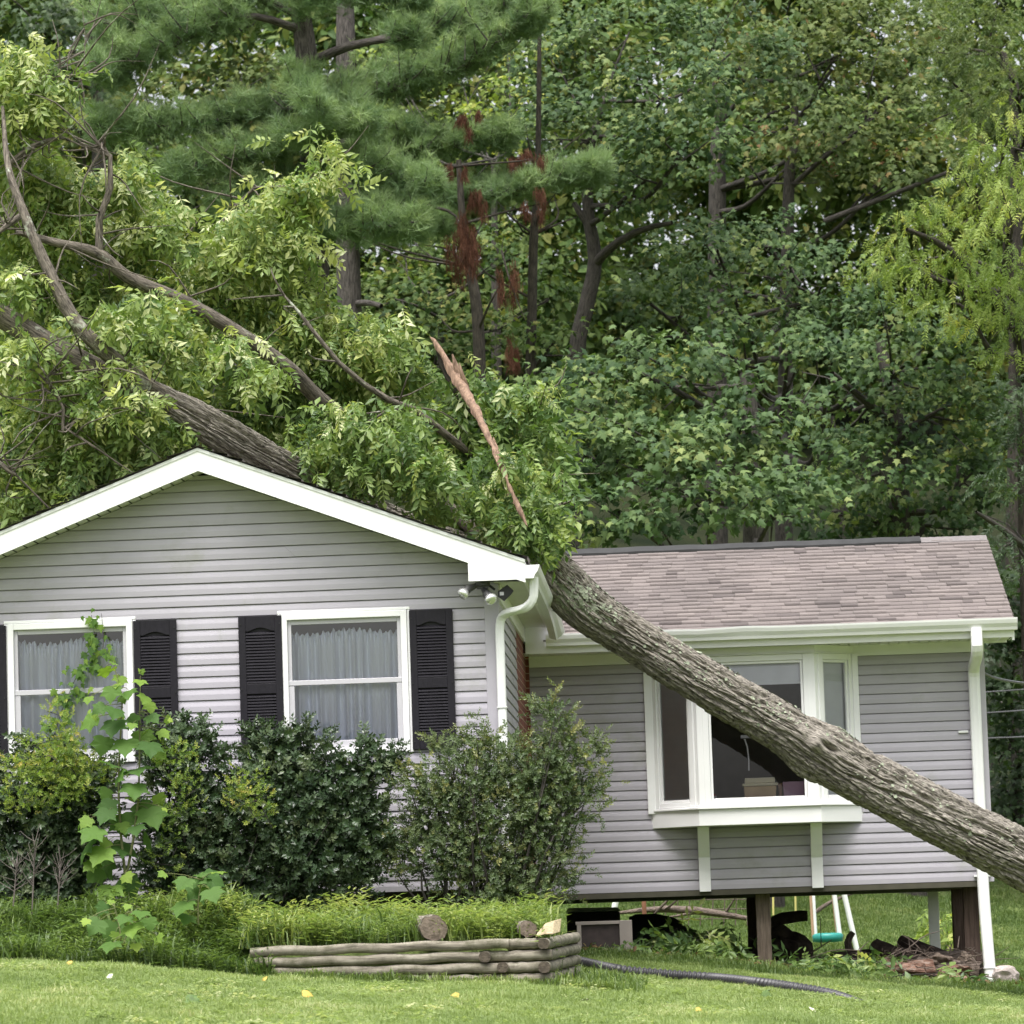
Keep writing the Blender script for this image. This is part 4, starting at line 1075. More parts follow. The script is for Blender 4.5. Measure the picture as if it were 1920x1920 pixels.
for lab, rows in (('slim dark tree stem dropping through the brown dead needles', [(905, 1000, 58, .11), (897, 620, 58, .09), (880, 500, 58, .075), (868, 420, 58, .06), (860, 300, 58, .04)]),
                  ('straight dark stem beside the forked maple', [(990, 1000, 60, .1), (998, 560, 60, .075), (1001, 440, 60, .07), (1008, 330, 60, .05), (1012, 40, 60, .03)])):
    root = empty('tree_stem', rooted(rows)[0][:3], lab, 'tree', 'bare stems in the wood')
    mb = new_wood(); limb(mb, rooted(rows), 10); wood(mb, 'trunk', M['bark_dark'], root)
    q = pxpath(rows)
    g = np.random.default_rng(len(lab)); mb = new_wood()
    for _ in range(9):
        i = g.integers(1, len(q)-1); a = np.array(q[i][:3]); e = a+g.normal(size=3)*np.array([.9, .5, .3])+np.array([0, 0, .5])
        limb(mb, [(*a, .025), (*((a+e)/2+g.normal(size=3)*.1), .016), (*e, .005)], 5, 7)
    wood(mb, 'branch', M['bark_dark'], root)

# ---- pines
def pine(label, trunk, boughs, seed, stubs=()):
    g = np.random.default_rng(seed); T = rooted(trunk); root = empty('pine_tree', T[0][:3], label, 'tree', 'pines behind the gable')
    mb = new_wood(); limb(mb, T, 16)
    wood(mb, 'trunk', M['bark_pine'], root)
    mb = new_wood(); Pn, Dn, Tn = [], [], []
    TT = smooth_path(T, 60)
    for b in boughs:
        pts = pxpath([(x, y, Y, r) for x, y, Y, r in b['p']]); a = smooth_path(pts, 30)
        limb(mb, pts, 7)
        w = b['w']; s = scale(b['p'][0][2]); n = b.get('n', 40)
        L = np.linalg.norm(a[-1, :3]-a[0, :3])
        for i in range(int(n*1.4)):        # side shoots, each a plume of tufts
            f = b.get('f0', .25)+(1-b.get('f0', .25))*(i+g.random())/n; q = a[min(29, int(f*29))]
            ax = unit((a[-1, :3]-a[0, :3])[None])[0]
            d = np.array([g.normal()*.5, g.normal()*.8, .55+.45*g.random()])+ax*.55
            d /= np.linalg.norm(d); l = w*s*g.uniform(.35, 1.0)*(1.15-.35*abs(2*f-1.1))
            o0 = q[:3]+np.array([0, g.normal()*w*s*.35, -.05*w*s])
            e = o0+d*l
            limb(mb, [(*o0, .014), (*((o0+e)/2-np.array([0, 0, .04])), .010), (*e, .004)], 4, 5)
            m = int(8+6*g.random()); ti = g.normal(.5, .14)
            for j in range(m):
                h = (j+.6)/m; pj = o0+(e-o0)*h+g.normal(size=3)*.085*(1.15-h*.6)
                Pn.append(pj); Dn.append(d*.8+g.normal(size=3)*.6+np.array([0, 0, .25])); Tn.append(ti+.42*(h-.55)+g.normal()*.08)
    for st in stubs: limb(mb, pxpath(st), 7)
    wood(mb, 'branch', M['bark_pine'], root)
    Pn = np.array(Pn); Dn = np.array(Dn)
    scatter('crown', NEED, Pn, Dn, g.normal(size=Pn.shape), .19*g.uniform(.75, 1.15, len(Pn)), np.array(Tn), M['pine'], root)
    return root
YP = 56
pine('nearer pine with a thick side limb and fork high on its trunk', [(596, 900, YP, .22), (594, 600, YP, .20), (590, 420, YP, .19), (582, 200, YP, .175), (573, 90, YP, .16), (560, 0, YP, .14), (555, -60, YP, .12)], [
    dict(p=[(575, 60, YP, .07), (470, 30, YP-.4, .05), (380, 60, YP-.8, .035), (250, 120, YP-1.2, .02), (205, 140, YP-1.4, .01)], w=95, n=90, f0=.3),
    dict(p=[(575, 40, YP, .06), (470, -10, YP-.3, .04), (330, 20, YP-.6, .02), (220, 60, YP-.8, .01)], w=100, n=80, f0=.2),
    dict(p=[(585, 115, YP, .08), (660, 85, YP-.4, .065), (740, 72, YP-.6, .045), (775, 72, YP-.7, .03)], w=55, n=10, f0=.8),
    dict(p=[(575, 10, YP, .06), (680, -10, YP-.3, .04), (780, 0, YP-.6, .02)], w=80, n=50, f0=.1),
    dict(p=[(560, -30, YP, .06), (450, -60, YP, .04), (350, -60, YP, .02)], w=90, n=30, f0=.1),
    dict(p=[(582, 200, YP, .06), (480, 215, YP-.5, .045), (380, 235, YP-.9, .03), (200, 245, YP-1.4, .012)], w=70, n=95, f0=.12),
    dict(p=[(583, 260, YP, .05), (520, 285, YP-.5, .035), (420, 310, YP-.9, .02), (340, 330, YP-1.2, .01)], w=70, n=70, f0=.15),
    dict(p=[(585, 300, YP, .05), (650, 315, YP-.6, .035), (740, 330, YP-1, .02), (800, 350, YP-1.2, .01)], w=60, n=55, f0=.1),
    dict(p=[(586, 340, YP, .05), (500, 365, YP-.5, .03), (430, 390, YP-.8, .01)], w=60, n=50, f0=.2),
    dict(p=[(588, 430, YP-.2, .05), (640, 430, YP-.8, .035), (720, 430, YP-1.2, .02), (775, 425, YP-1.4, .01)], w=75, n=85, f0=.0),
    dict(p=[(588, 440, YP-.2, .04), (560, 450, YP-.5, .03), (505, 455, YP-.9, .012)], w=60, n=40, f0=.1),
    dict(p=[(580, 170, YP, .06), (640, 230, YP-.7, .03), (560, 260, YP-1.1, .02)], w=70, n=45, f0=.2),
    dict(p=[(575, 120, YP, .05), (560, 165, YP-1, .03), (600, 215, YP-1.9, .012)], w=65, n=40, f0=.25),
    dict(p=[(650, 150, YP+1, .05), (640, 190, YP-.2, .03), (680, 235, YP-1.2, .012)], w=65, n=40, f0=.2),
    dict(p=[(570, 30, YP, .05), (560, 10, YP-.8, .03), (600, -10, YP-1.6, .012)], w=65, n=30, f0=.2)], 51)
YP = 60
pine('second pine with a straight bare lower trunk and wide boughs over brown dead needles', [(662, 1000, YP, .2), (656, 600, YP, .19), (652, 460, YP, .185), (650, 200, YP, .17), (648, 60, YP, .15), (646, -60, YP, .12)], [
    dict(p=[(650, 180, YP, .06), (740, 165, YP-.5, .05), (800, 150, YP-.8, .04), (880, 120, YP-1.1, .025), (990, 40, YP-1.5, .012)], w=100, n=130, f0=.05),
    dict(p=[(650, 90, YP, .06), (760, 60, YP-.6, .04), (880, 40, YP-1, .02), (970, 10, YP-1.2, .01)], w=75, n=70, f0=.3),
    dict(p=[(652, 285, YP, .06), (740, 290, YP-.6, .04), (850, 275, YP-1, .025), (940, 260, YP-1.3, .012)], w=62, n=85, f0=.05),
    dict(p=[(653, 370, YP, .06), (780, 385, YP-.7, .045), (930, 365, YP-1.3, .03), (1030, 345, YP-1.6, .02), (1105, 325, YP-1.9, .01)], w=66, n=110, f0=.1),
    dict(p=[(655, 440, YP, .05), (740, 440, YP-.7, .03), (830, 425, YP-1.2, .012)], w=50, n=45, f0=.1),
    dict(p=[(650, 230, YP, .05), (700, 240, YP-.5, .03), (760, 250, YP-.9, .012)], w=60, n=35, f0=.1)], 52,
    stubs=[[(658, 570, YP, .06), (690, 568, YP-.3, .05), (715, 574, YP-.5, .04)]])
# brown dead needles hanging in veils
g = np.random.default_rng(61); pos = []; tint = []
for (px, py, rx, ry, n) in ((858, 455, 32, 62, 340), (952, 530, 18, 42, 120), (880, 490, 14, 50, 90), (985, 300, 42, 18, 96), (870, 325, 36, 16, 72), (1005, 380, 22, 20, 72), (890, 230, 30, 16, 70), (900, 370, 22, 24, 60), (965, 660, 14, 40, 60)):
    c = np.array(P(px, py, 56.5)); s = scale(56.5)
    k = max(4, n//24); top = c+np.stack([g.uniform(-1, 1, k)*rx*s, g.normal(size=k)*.25, g.uniform(.1, 1, k)*ry*s], 1)
    i = np.repeat(np.arange(k), 24); h = np.tile(np.linspace(0, 1, 24), k)
    pos.append(top[i]+np.stack([g.normal(size=len(i))*.028, g.normal(size=len(i))*.028, -h*ry*s*1.25*(.4+.9*g.random(k))[i]], 1)); tint.append(g.normal(.45, .2, len(i)))
pos = np.vstack(pos); tip = g.normal(size=pos.shape)*.22+np.array([0, 0, -1])
STR = [tmpl_strand(s_) for s_ in (1, 2)]
root = empty('dead_bough', P(870, 400, 56.5), 'brown dead needle boughs hanging in veils under the pine', 'dead boughs')
scatter('needles', STR, pos, tip, g.normal(size=pos.shape), .17*g.uniform(.7, 1.2, len(pos)), np.concatenate(tint), M['deadneedle'], root)
mb = new_wood(); limb(mb, pxpath([(700, 330, 58, .04), (790, 320, 57, .03), (880, 310, 56.5, .02), (1000, 300, 56.3, .008)]), 6); limb(mb, pxpath([(800, 385, 57, .03), (850, 400, 56.6, .02), (862, 430, 56.5, .008)]), 6); limb(mb, pxpath([(940, 470, 56.6, .02), (960, 540, 56.4, .012), (985, 600, 56.4, .005)]), 5)
wood(mb, 'branch', M['bark_dark'], root)

# ------------------------------------------------------------------ the fallen tree
M['bark_ash'] = bark_mat('furrowed_bark', (.052, .046, .040), (.33, .30, .26), (.36, .39, .31), .65, (2.2, 2.2))
M['bark_ash2'] = bark_mat('limb_bark', (.035, .030, .025), (.19, .165, .135), (.36, .38, .31), .57, (1.4, 1.4))
M['splinter'] = plain('torn_wood', (.27, .18, .13), .85, .35, 14, .6, 60, .2, dirt=((.11, .07, .05), 6, .48), stretch=(3, 3, .6))
fallen = empty('fallen_tree', P(1500, 1420, 37.0), 'uprooted leafy tree with a thick furrowed trunk leaning over the grey house', 'tree')
TR = [(2420, 1925, 37.9, .36), (2300, 1838, 37.8, .31), (2080, 1702, 37.6, .285), (1990, 1652, 37.5, .28), (1900, 1602, 37.4, .275), (1750, 1526, 37.3, .265), (1640, 1468, 37.3, .262), (1550, 1416, 37.3, .255), (1430, 1342, 37.3, .238), (1320, 1279, 37.25, .228), (1170, 1187, 37.2, .215), (1095, 1136, 37.1, .228), (1046, 1086, 37.0, .222), (990, 1040, 36.8, .20), (850, 1030, 36.5, .20), (715, 978, 36.0, .19), (600, 918, 35.4, .18), (500, 862, 34.9, .172), (420, 815, 34.6, .162), (345, 771, 34.5, .145), (285, 738, 34.5, .115)]
a = pxpath(TR); nl, nc = 1700, 400
A = smooth_path(a, nl); fr = frames([Vector(q[:3]) for q in A])
C0 = np.array([f[0] for f in fr]); X0 = np.array([f[1] for f in fr]); Y0 = np.array([f[2] for f in fr]); rad = A[:, 3]
dl = np.r_[0, np.cumsum(np.linalg.norm(np.diff(C0, axis=0), axis=1))]
th_ = np.linspace(0, 2*math.pi, nc, endpoint=False)
PU = 52
UU = np.broadcast_to(th_[None]/(2*math.pi)*PU, (nl, nc)); VV = np.broadcast_to(dl[:, None], (nl, nc))
wu = (vnoise(UU*.5, VV*3.6, 1, PU//2)-.5)*.9+(vnoise(UU, VV*8, 2, PU)-.5)*.7
r1 = 1-np.abs(2*vnoise(UU+wu+40*PU, VV*2.6, 3, PU)-1)
r2 = 1-np.abs(2*vnoise((UU*2+wu*2+80*PU), VV*11, 4, 2*PU)-1)
fine = vnoise(UU*4, VV*60, 5, 4*PU)
hgt = -.095*np.clip(r1-.60, 0, 1)**.8-.032*np.clip(r2-.5, 0, 1)+.009*fine*(vnoise(UU*2, VV*22, 7, 2*PU))+.010*(vnoise(UU*.25+.3, VV*1.1, 6, 0)-.5)
# knot scar and swelling below it
def at_pixel(px, py):
    """the (ring, angle) of the trunk's surface nearest the camera at a pixel"""
    best = None
    i = min(range(nl), key=lambda k: (lambda q: (q[0]-px)**2+(q[1]-py)**2)(to_px(C0[k])))
    pts = C0[i]+X0[i]*rad[i]*np.cos(th_)[:, None]+Y0[i]*rad[i]*np.sin(th_)[:, None]
    j = min((k for k in range(nc) if pts[k][1] < C0[i][1]+.05), key=lambda k: (lambda q: (q[0]-px)**2+(q[1]-py)**2)(to_px(pts[k])))
    return dl[i], th_[j]
def to_px(w):
    c = RW.T @ np.array(w); return (960-F*c[0]/c[2], 960+F*c[1]/c[2])
def bump(px, py, amp, sl, sa, edge=False):
    d0, t0_ = at_pixel(px, py)
    dd = (VV-d0)/sl; da = ((UU/PU*2*math.pi-t0_+math.pi) % (2*math.pi)-math.pi)/sa
    return amp*np.exp(-(dd**2+da**2))
sw = bump(1535, 1392, .055, .22, .38)+bump(1500, 1448, .07, .20, .35)+bump(1575, 1372, .04, .16, .4)
scar = bump(1540, 1392, 1, .22, .40)
hgt = hgt*(1-.9*np.clip(scar*1.6, 0, 1))+sw-bump(1556, 1402, .12, .085, .10)-bump(1518, 1380, .035, .05, .35)+bump(1530, 1398, .03, .05, .2)
hgt *= (rad/.3)[:, None]**.6
# lumpy outline
hgt += .010*np.sin(VV*2.3+UU*.28)*np.sin(VV*.9)
RR = rad[:, None]+hgt
V = C0[:, None]+X0[:, None]*(RR*np.cos(th_))[..., None]+Y0[:, None]*(RR*np.sin(th_))[..., None]
V = V.reshape(-1, 3); jj = np.arange(nc); i0 = (np.arange(nl-1)[:, None]*nc)
qd = np.stack([i0+jj, i0+(jj+1) % nc, i0+nc+(jj+1) % nc, i0+nc+jj], -1).reshape(-1, 4)
uvv = np.stack([(UU/PU*2*math.pi*.3).ravel(), VV.ravel()], 1)
np_mesh('trunk', V, qd, M['bark_ash'], fallen, smooth=True, uv=uvv)
# crusty lichen cushions on the upper side near the eave
g = np.random.default_rng(71)
M['lichen'] = plain('lichen', (.27, .30, .22), .95, .3, 60)
CP = np.array([to_px(c) for c in C0]).T
pos = []; nr = []
for px, py, sp, n in ((1095, 1105, 28, 420), (1130, 1138, 30, 300), (1060, 1080, 18, 200), (1085, 1120, 40, 250), (1585, 1372, 14, 130), (1350, 1262, 34, 90), (1455, 1330, 40, 100), (1700, 1470, 50, 70), (1250, 1220, 60, 90), (1850, 1560, 50, 60)):
    for _ in range(n):
        qx, qy = px+g.normal()*sp, py+g.normal()*sp*.5
        i = min(nl-1, int(np.argmin(np.hypot(CP[0]-qx, CP[1]-qy))))
        k = int(g.integers(0, nc)); p = V[i*nc+k]
        best = None
        for k in range(int(g.integers(0, 5)), nc, 5):
            q = to_px(V[i*nc+k]); 
            if V[i*nc+k][1] < C0[i][1]+.1:
                e = (q[0]-qx)**2+(q[1]-qy)**2
                if best is None or e < best[0]: best = (e, k)
        p = V[i*nc+best[1]]; nrm = p-C0[i]; nrm /= np.linalg.norm(nrm); pos.append(p+nrm*.002); nr.append(nrm)
pos = np.array(pos); nr = np.array(nr)
FLAKE = fan([(math.cos(a_)*(.8+.4*((i*7) % 3)/3), math.sin(a_)*(.8+.4*((i*5) % 3)/3)) for i, a_ in enumerate(np.linspace(0, 6.28, 9)[:-1])], [.15]*8, (0, 0, .0))
scatter('lichen', FLAKE, pos, unit(np.cross(nr, g.normal(size=nr.shape))), unit(nr+g.normal(size=nr.shape)*.3), .0125*g.uniform(.4, 1.6, len(pos)), g.random(len(pos)), M['lichen'], fallen)

LIMBS = [
 [(300, 742, 34.4, .085), (200, 662, 34.1, .07), (140, 600, 34.05, .062), (88, 500, 34.1, .052), (45, 400, 34.2, .042), (15, 310, 34.4, .03), (5, 200, 34.8, .015)],
 [(330, 765, 34.5, .12), (215, 712, 34.3, .115), (100, 652, 34.2, .11), (0, 592, 34.2, .105), (-120, 540, 34.2, .10)],
 [(900, 1000, 36.4, 0.0780), (700, 830, 36.6, 0.0780), (595, 745, 36.1, 0.0741), (540, 690, 35.8, 0.0702), (440, 620, 35.5, 0.0663), (340, 563, 35.3, 0.0624), (240, 520, 35.1, 0.0585), (185, 475, 35, 0.0507), (105, 455, 34.9, 0.0390), (30, 435, 34.9, 0.0234)],
 [(186, 476, 35, 0.0390), (188, 395, 35, 0.0328), (213, 335, 35, 0.0281), (203, 288, 35, 0.0234), (150, 268, 35, 0.0140)],
 [(203, 290, 35, 0.0156), (190, 265, 35, 0.0094)],
 [(880, 850, 36.6, 0.0390), (775, 768, 35.9, 0.0328), (720, 745, 35.7, 0.0281), (640, 685, 35.5, 0.0234), (560, 585, 35.4, 0.0156), (520, 540, 35.4, 0.0078)],
 [(400, 440, 36.8, 0.0273), (440, 390, 36.8, 0.0218), (478, 352, 36.7, 0.0172), (530, 350, 36.6, 0.0125), (565, 366, 36.5, 0.0078), (600, 300, 36.5, 0.0047)],
 [(450, 600, 36.6, 0.0351), (420, 500, 36.7, 0.0312), (400, 440, 36.8, 0.0273)],
 [(45, 400, 34.7, 0.0312), (-10, 440, 34.5, 0.0234)],
 [(15, 310, 35, 0.0273), (60, 275, 35, 0.0273), (112, 258, 35, 0.0195)], [(-20, 240, 35.2, 0.0234), (50, 225, 35.2, 0.0203), (110, 205, 35.2, 0.0078), (118, 150, 35.2, 0.0039)],
 [(105, 205, 35.2, 0.0078), (150, 160, 35.2, 0.0047), (160, 70, 35.3, 0.0039), (155, 20, 35.3, 0.0023)], [(112, 180, 35.2, 0.0047), (80, 150, 35.2, 0.0031), (195, 135, 35.2, 0.0016)],
 [(300, 765, 34.4, 0.0390), (240, 768, 34.2, 0.0312), (160, 775, 34.1, 0.0218), (120, 800, 34, 0.0156), (180, 840, 34, 0.0117)],
 [(118, 808, 34, 0.0156), (115, 745, 34, 0.0140), (75, 705, 34, 0.0094), (70, 660, 34, 0.0047)], [(130, 680, 34.1, 0.0094), (75, 720, 34, 0.0094), (110, 745, 34, 0.0094)],
 [(-10, 860, 34, 0.0234), (20, 885, 34, 0.0234), (30, 890, 34, 0.0156)], [(420, 500, 36.7, 0.0234), (330, 470, 36.5, 0.0156), (328, 455, 36.5, 0.0125)],
 [(240, 505, 36.1, 0.0117), (215, 480, 36.1, 0.0094), (260, 445, 36.1, 0.0047)], [(1000, 990, 36.8, 0.0468), (960, 900, 36.9, 0.0390), (1000, 800, 37, 0.0234), (1010, 740, 37, 0.0078)], [(960, 1000, 36.5, 0.0390), (1020, 960, 36.2, 0.0234), (1070, 940, 36, 0.0078)]]
mb = new_wood(); 
for q in LIMBS[:3]: limb(mb, pxpath(q), 14, 60)
wood(mb, 'limb', M['bark_ash2'], fallen)
mb = new_wood()
for q in LIMBS[3:]: limb(mb, pxpath(q), 8)
g = np.random.default_rng(72)
for q in LIMBS:           # twigs
    a = np.array(pxpath(q))
    for _ in range(12):
        i = g.integers(0, len(a)-1); f = g.random(); p = a[i, :3]*(1-f)+a[i+1, :3]*f
        e = p+g.normal(size=3)*np.array([.4, .3, .35])
        limb(mb, [(*p, .010), (*((p+e)/2+g.normal(size=3)*.07), .007), (*e, .002)], 4, 7)
wood(mb, 'branch', M['bark_ash2'], fallen)
# the snapped limb: bark on the far side, torn pale wood in long splinters
sp = [(985, 985, 35.0, .012), (965, 935, 35.1, .026), (938, 870, 35.3, .026), (905, 795, 35.7, .034), (872, 735, 36.2, .046), (845, 690, 36.5, .044), (822, 650, 36.7, .022), (806, 630, 36.75, .006)]
mb = new_wood(); a = pxpath(sp); limb(mb, a, 7, 34); lm = wood(mb, 'splintered_limb', M['splinter'], fallen)
for v_ in lm.data.vertices: v_.co.x += .03*(vnoise(np.array([v_.co.z*30]), np.array([v_.co.x*60]), 9)[0]-.5); v_.co.z += .05*(vnoise(np.array([v_.co.x*70]), np.array([v_.co.z*9]), 8)[0]-.5)
mb = new_wood()
limb(mb, pxpath([(885, 775, 36.55, .05), (858, 728, 36.65, .06), (836, 690, 36.72, .055), (828, 668, 36.75, .04), (818, 650, 36.8, .012)]), 9)
wood(mb, 'torn_bark', M['bark_dark'], fallen)
mb = new_wood()
limb(mb, pxpath([(880, 750, 36.4, .035), (868, 715, 36.4, .04), (856, 690, 36.4, .03), (848, 664, 36.4, .008)]), 6); limb(mb, pxpath([(878, 735, 36.35, .02), (866, 700, 36.3, .022), (861, 680, 36.3, .005)]), 5); limb(mb, pxpath([(985, 990, 36, .02), (955, 925, 36.1, .03), (938, 860, 36.2, .03), (925, 820, 36.3, .006)]), 5)
wood(mb, 'splinter', M['splinter'], fallen)
# foliage
FB = []
def band(rows, Y, df=.5, sh=0): FB.extend([(x, y, rx, ry, Y, df, sh) for x, y, rx, ry in rows])
band([(30, 130, 70, 60), (70, 170, 60, 50), (10, 210, 50, 40), (20, 100, 30, 30)], 35.6, .6, .12)
band([(40, 300, 80, 55), (110, 340, 80, 55), (200, 330, 70, 45), (250, 330, 50, 30), (40, 390, 70, 50), (130, 410, 90, 45), (250, 420, 70, 40)], 36.2, .7, .05)
band([(60, 470, 90, 60), (160, 540, 100, 60), (270, 470, 80, 40), (300, 400, 60, 40), (60, 560, 90, 50)], 36.6, .7)
band([(470, 400, 60, 45), (520, 370, 55, 40), (560, 360, 40, 30), (600, 330, 40, 30), (600, 265, 28, 25), (450, 470, 80, 45), (540, 460, 60, 50), (380, 500, 70, 45)], 36.9, .6, .12)
band([(420, 570, 90, 55), (530, 560, 90, 55), (600, 600, 80, 50), (500, 650, 90, 50), (640, 640, 70, 50), (700, 620, 60, 45), (720, 660, 60, 45)], 37.2, .7, .05)
band([(420, 690, 100, 55), (560, 740, 90, 60), (660, 720, 90, 60), (760, 690, 60, 50), (700, 800, 90, 60), (600, 820, 90, 55), (780, 800, 70, 60), (480, 770, 80, 45)], 37.6, .7, -.08)
band([(840, 800, 80, 60), (900, 790, 70, 60), (960, 760, 60, 55), (900, 740, 50, 40), (990, 730, 35, 35), (980, 830, 55, 45), (860, 880, 90, 60), (760, 880, 90, 50), (940, 900, 80, 60), (990, 900, 50, 50), (1010, 950, 40, 40), (880, 960, 90, 40), (980, 980, 70, 45), (1030, 860, 25, 25)], 37.3, .5, -.14)
band([(60, 680, 90, 50), (160, 640, 80, 40), (250, 650, 80, 50), (300, 600, 70, 50), (330, 690, 60, 40)], 35.6, .7)
band([(60, 770, 90, 50), (170, 790, 90, 50), (50, 860, 90, 50), (150, 880, 90, 50), (250, 830, 80, 45), (40, 940, 80, 40), (130, 945, 60, 30), (300, 800, 60, 30), (230, 880, 60, 30)], 35.0, .6, .02)
band([(985, 985, 50, 32), (1025, 965, 36, 32), (935, 965, 55, 30), (860, 940, 60, 30), (960, 1010, 40, 25), (1000, 920, 35, 40), (930, 870, 35, 40), (1015, 1005, 22, 28)], 35.9, .5, -.12)
band([(190, 690, 40, 25), (50, 640, 50, 30), (260, 760, 40, 25), (420, 640, 40, 22), (500, 700, 40, 25), (280, 560, 30, 18)], 34.6, .6, .08)
band([(640, 790, 60, 40), (700, 850, 60, 40), (770, 870, 50, 40), (600, 850, 50, 40), (740, 800, 45, 35), (820, 880, 50, 40), (660, 880, 40, 25)], 35.6, .5, -.12)
band([(230, 600, 50, 30), (30, 520, 40, 40), (150, 720, 40, 20), (200, 760, 50, 25), (40, 700, 40, 25)], 34.5, .6, .10)
g = np.random.default_rng(73)
pos, out, tint = blob_points(g, [(b[0], b[1], b[2], b[3], b[4]-.5, b[5]*1.2, b[6]) for b in FB], 1.45, 38, 9, .65, .3)
tip, nrm = leaf_orient(g, out, .55, .75, .8, 1.15)
tint = np.where(g.random(len(tint)) < .022, .97, tint+.01)
keep = ~((pos[:, 1] < 33.9))
scatter('foliage', PINN, pos[keep], tip[keep], nrm[keep], .182*g.uniform(.55, 1.35, keep.sum()), tint[keep], M['walnut'], fallen)

# small pale box on a rod above the leaves
M['paleyellow'] = plain('pale_yellow_paint', (.62, .55, .30), .5, .1)
c = P(985, 768, 37.6); mb = MB(); mb.hexa([(c.x-.045, c.y-.04, c.z-.055), (c.x+.045, c.y-.04, c.z-.055), (c.x+.045, c.y+.04, c.z-.055), (c.x-.045, c.y+.04, c.z-.055)], [(c.x-.035, c.y-.03, c.z+.055), (c.x+.035, c.y-.03, c.z+.055), (c.x+.035, c.y+.03, c.z+.055), (c.x-.035, c.y+.03, c.z+.055)])
bb = empty('bird_box', c, 'small pale yellow box on a thin rod among leaves above the roof', 'bird box')
mb.build('body', M['paleyellow'], bb, .006); mb = MB(); mb.tube([c+Vector((0, 0, .055)), c+Vector((-.01, 0, .16)), c+Vector((-.005, 0, .2))], [.02, .018, .006], 8); mb.build('hanger', M['lampmetal'], bb)
mb = MB(); mb.tube([c+Vector((.02, .02, -.055)), P(1000, 1030, 37.6)], .012, 8); mb.build('rod', M['splinter'], bb)

# ------------------------------------------------------------------ shrubs against the wall
def shrub(name, label, cat, blobs, tm, mat, dens, clump, per, size, seed, stems=(), group=None, up=.8, face=.6, droop=.0, jit=.5, shell=.45):
    g = np.random.default_rng(seed); b0 = blobs[0]; c = P(b0[0], b0[1], b0[4]); z = float(ground_z(c.x, c.y))
    root = empty(name, (c.x, c.y, z), label, cat, group)
    pos, out, tint = blob_points(g, blobs, dens, clump, per, .7, shell)
    pos[:, 1] = np.minimum(pos[:, 1], YL-.06) if b0[4] < YL and cat != 'vine' else pos[:, 1]
    if cat == 'bush':      # stray shoots standing out of the outline
        E = [pos]; EO = [out]; ET = [tint]
        for b in blobs:
            s = scale(b[4]); c_ = np.array(P(b[0], b[1], b[4]))
            for _ in range(7):
                a_ = g.uniform(-.25, 1.25)*math.pi; d = np.array([math.cos(a_), -.5*g.random(), abs(math.sin(a_))]); o_ = c_+d*np.array([b[2], .5*b[2], b[3]])*s*.9
                q_ = d*np.array([.7, .5, .6])+np.array([0, 0, .55]); q_ /= np.linalg.norm(q_); L_ = g.uniform(.05, .22); m_ = 7
                E.append(o_+q_*np.linspace(0, L_, m_)[:, None]+g.normal(size=(m_, 3))*.012); EO.append(np.repeat(q_[None], m_, 0)); ET.append(np.full(m_, g.normal(.62, .15)))
        pos = np.vstack(E); out = np.vstack(EO); tint = np.concatenate(ET)
        pos[:, 1] = np.minimum(pos[:, 1], YL-.06)
    ok = pos[:, 2] > ground_z(pos[:, 0], pos[:, 1])-.02
    tip, nrm = leaf_orient(g, out, up, face, jit, droop)
    tip = unit(tip+np.array([0, 0, .35-droop*.3]))
    scatter('foliage', tm, pos[ok], tip[ok], nrm[ok], size*g.uniform(.7, 1.25, ok.sum()), tint[ok], M[mat], root)
    mb = new_wood(); ct = np.array([c.x, c.y, z])
    for b in blobs:
        e = np.array(P(b[0], b[1], b[4])); s = scale(b[4])
        for _ in range(0 if cat == 'vine' else 3):
            o_ = np.array([e[0]*.4+ct[0]*.6+g.normal()*.12, e[1]*.5+ct[1]*.5, 0]); o_[2] = float(ground_z(o_[0], o_[1]))-.02
            t_ = e+g.normal(size=3)*np.array([b[2]*s*.6, .1, b[3]*s*.6]); t_[1] = min(t_[1], YL-.1)
            limb(mb, [(*o_, .014), (*((o_+t_)/2+g.normal(size=3)*.06), .010), (*t_, .003)], 5, 8)
    if cat == 'vine':
        for _ in range(14):
            i_ = g.integers(0, len(pos), 3); limb(mb, [(*pos[i_[0]], .004), (*(pos[i_[0]]*.6+pos[i_[0]-1]*.4), .003), (*pos[i_[0]-1], .002)], 4, 6)
    wood(mb, 'stem', M['bark_grey'], root)
    return root
YS = 33.2
B = lambda rows, Y=YS, df=.45, sh=0: [(x, y, rx, ry, Y, df, sh) for x, y, rx, ry in rows]
shrub('holly_bush', 'dark glossy evergreen bush under the vine covered window', 'bush', B([(60, 1470, 100, 70), (60, 1560, 105, 80), (50, 1640, 100, 60), (140, 1480, 60, 60), (130, 1570, 50, 70), (120, 1650, 50, 50), (60, 1690, 100, 30), (130, 1690, 50, 30)]), SPRIG, 'holly', 2.1, 30, 8, .135, 81)
shrub('holly_bush', 'wide dark glossy evergreen bush between the two curtained windows', 'bush', B([(350, 1440, 70, 55), (340, 1400, 40, 40), (365, 1530, 80, 70), (330, 1610, 60, 60), (520, 1440, 80, 50), (530, 1400, 40, 30), (500, 1520, 110, 70), (610, 1470, 90, 45), (580, 1540, 110, 60), (560, 1610, 140, 55), (430, 1620, 90, 50), (660, 1540, 60, 40), (660, 1600, 60, 40), (700, 1440, 40, 30), (350, 1675, 60, 35), (470, 1675, 90, 30), (600, 1670, 90, 30)]), SPRIG, 'holly', 2.1, 30, 8, .135, 82)
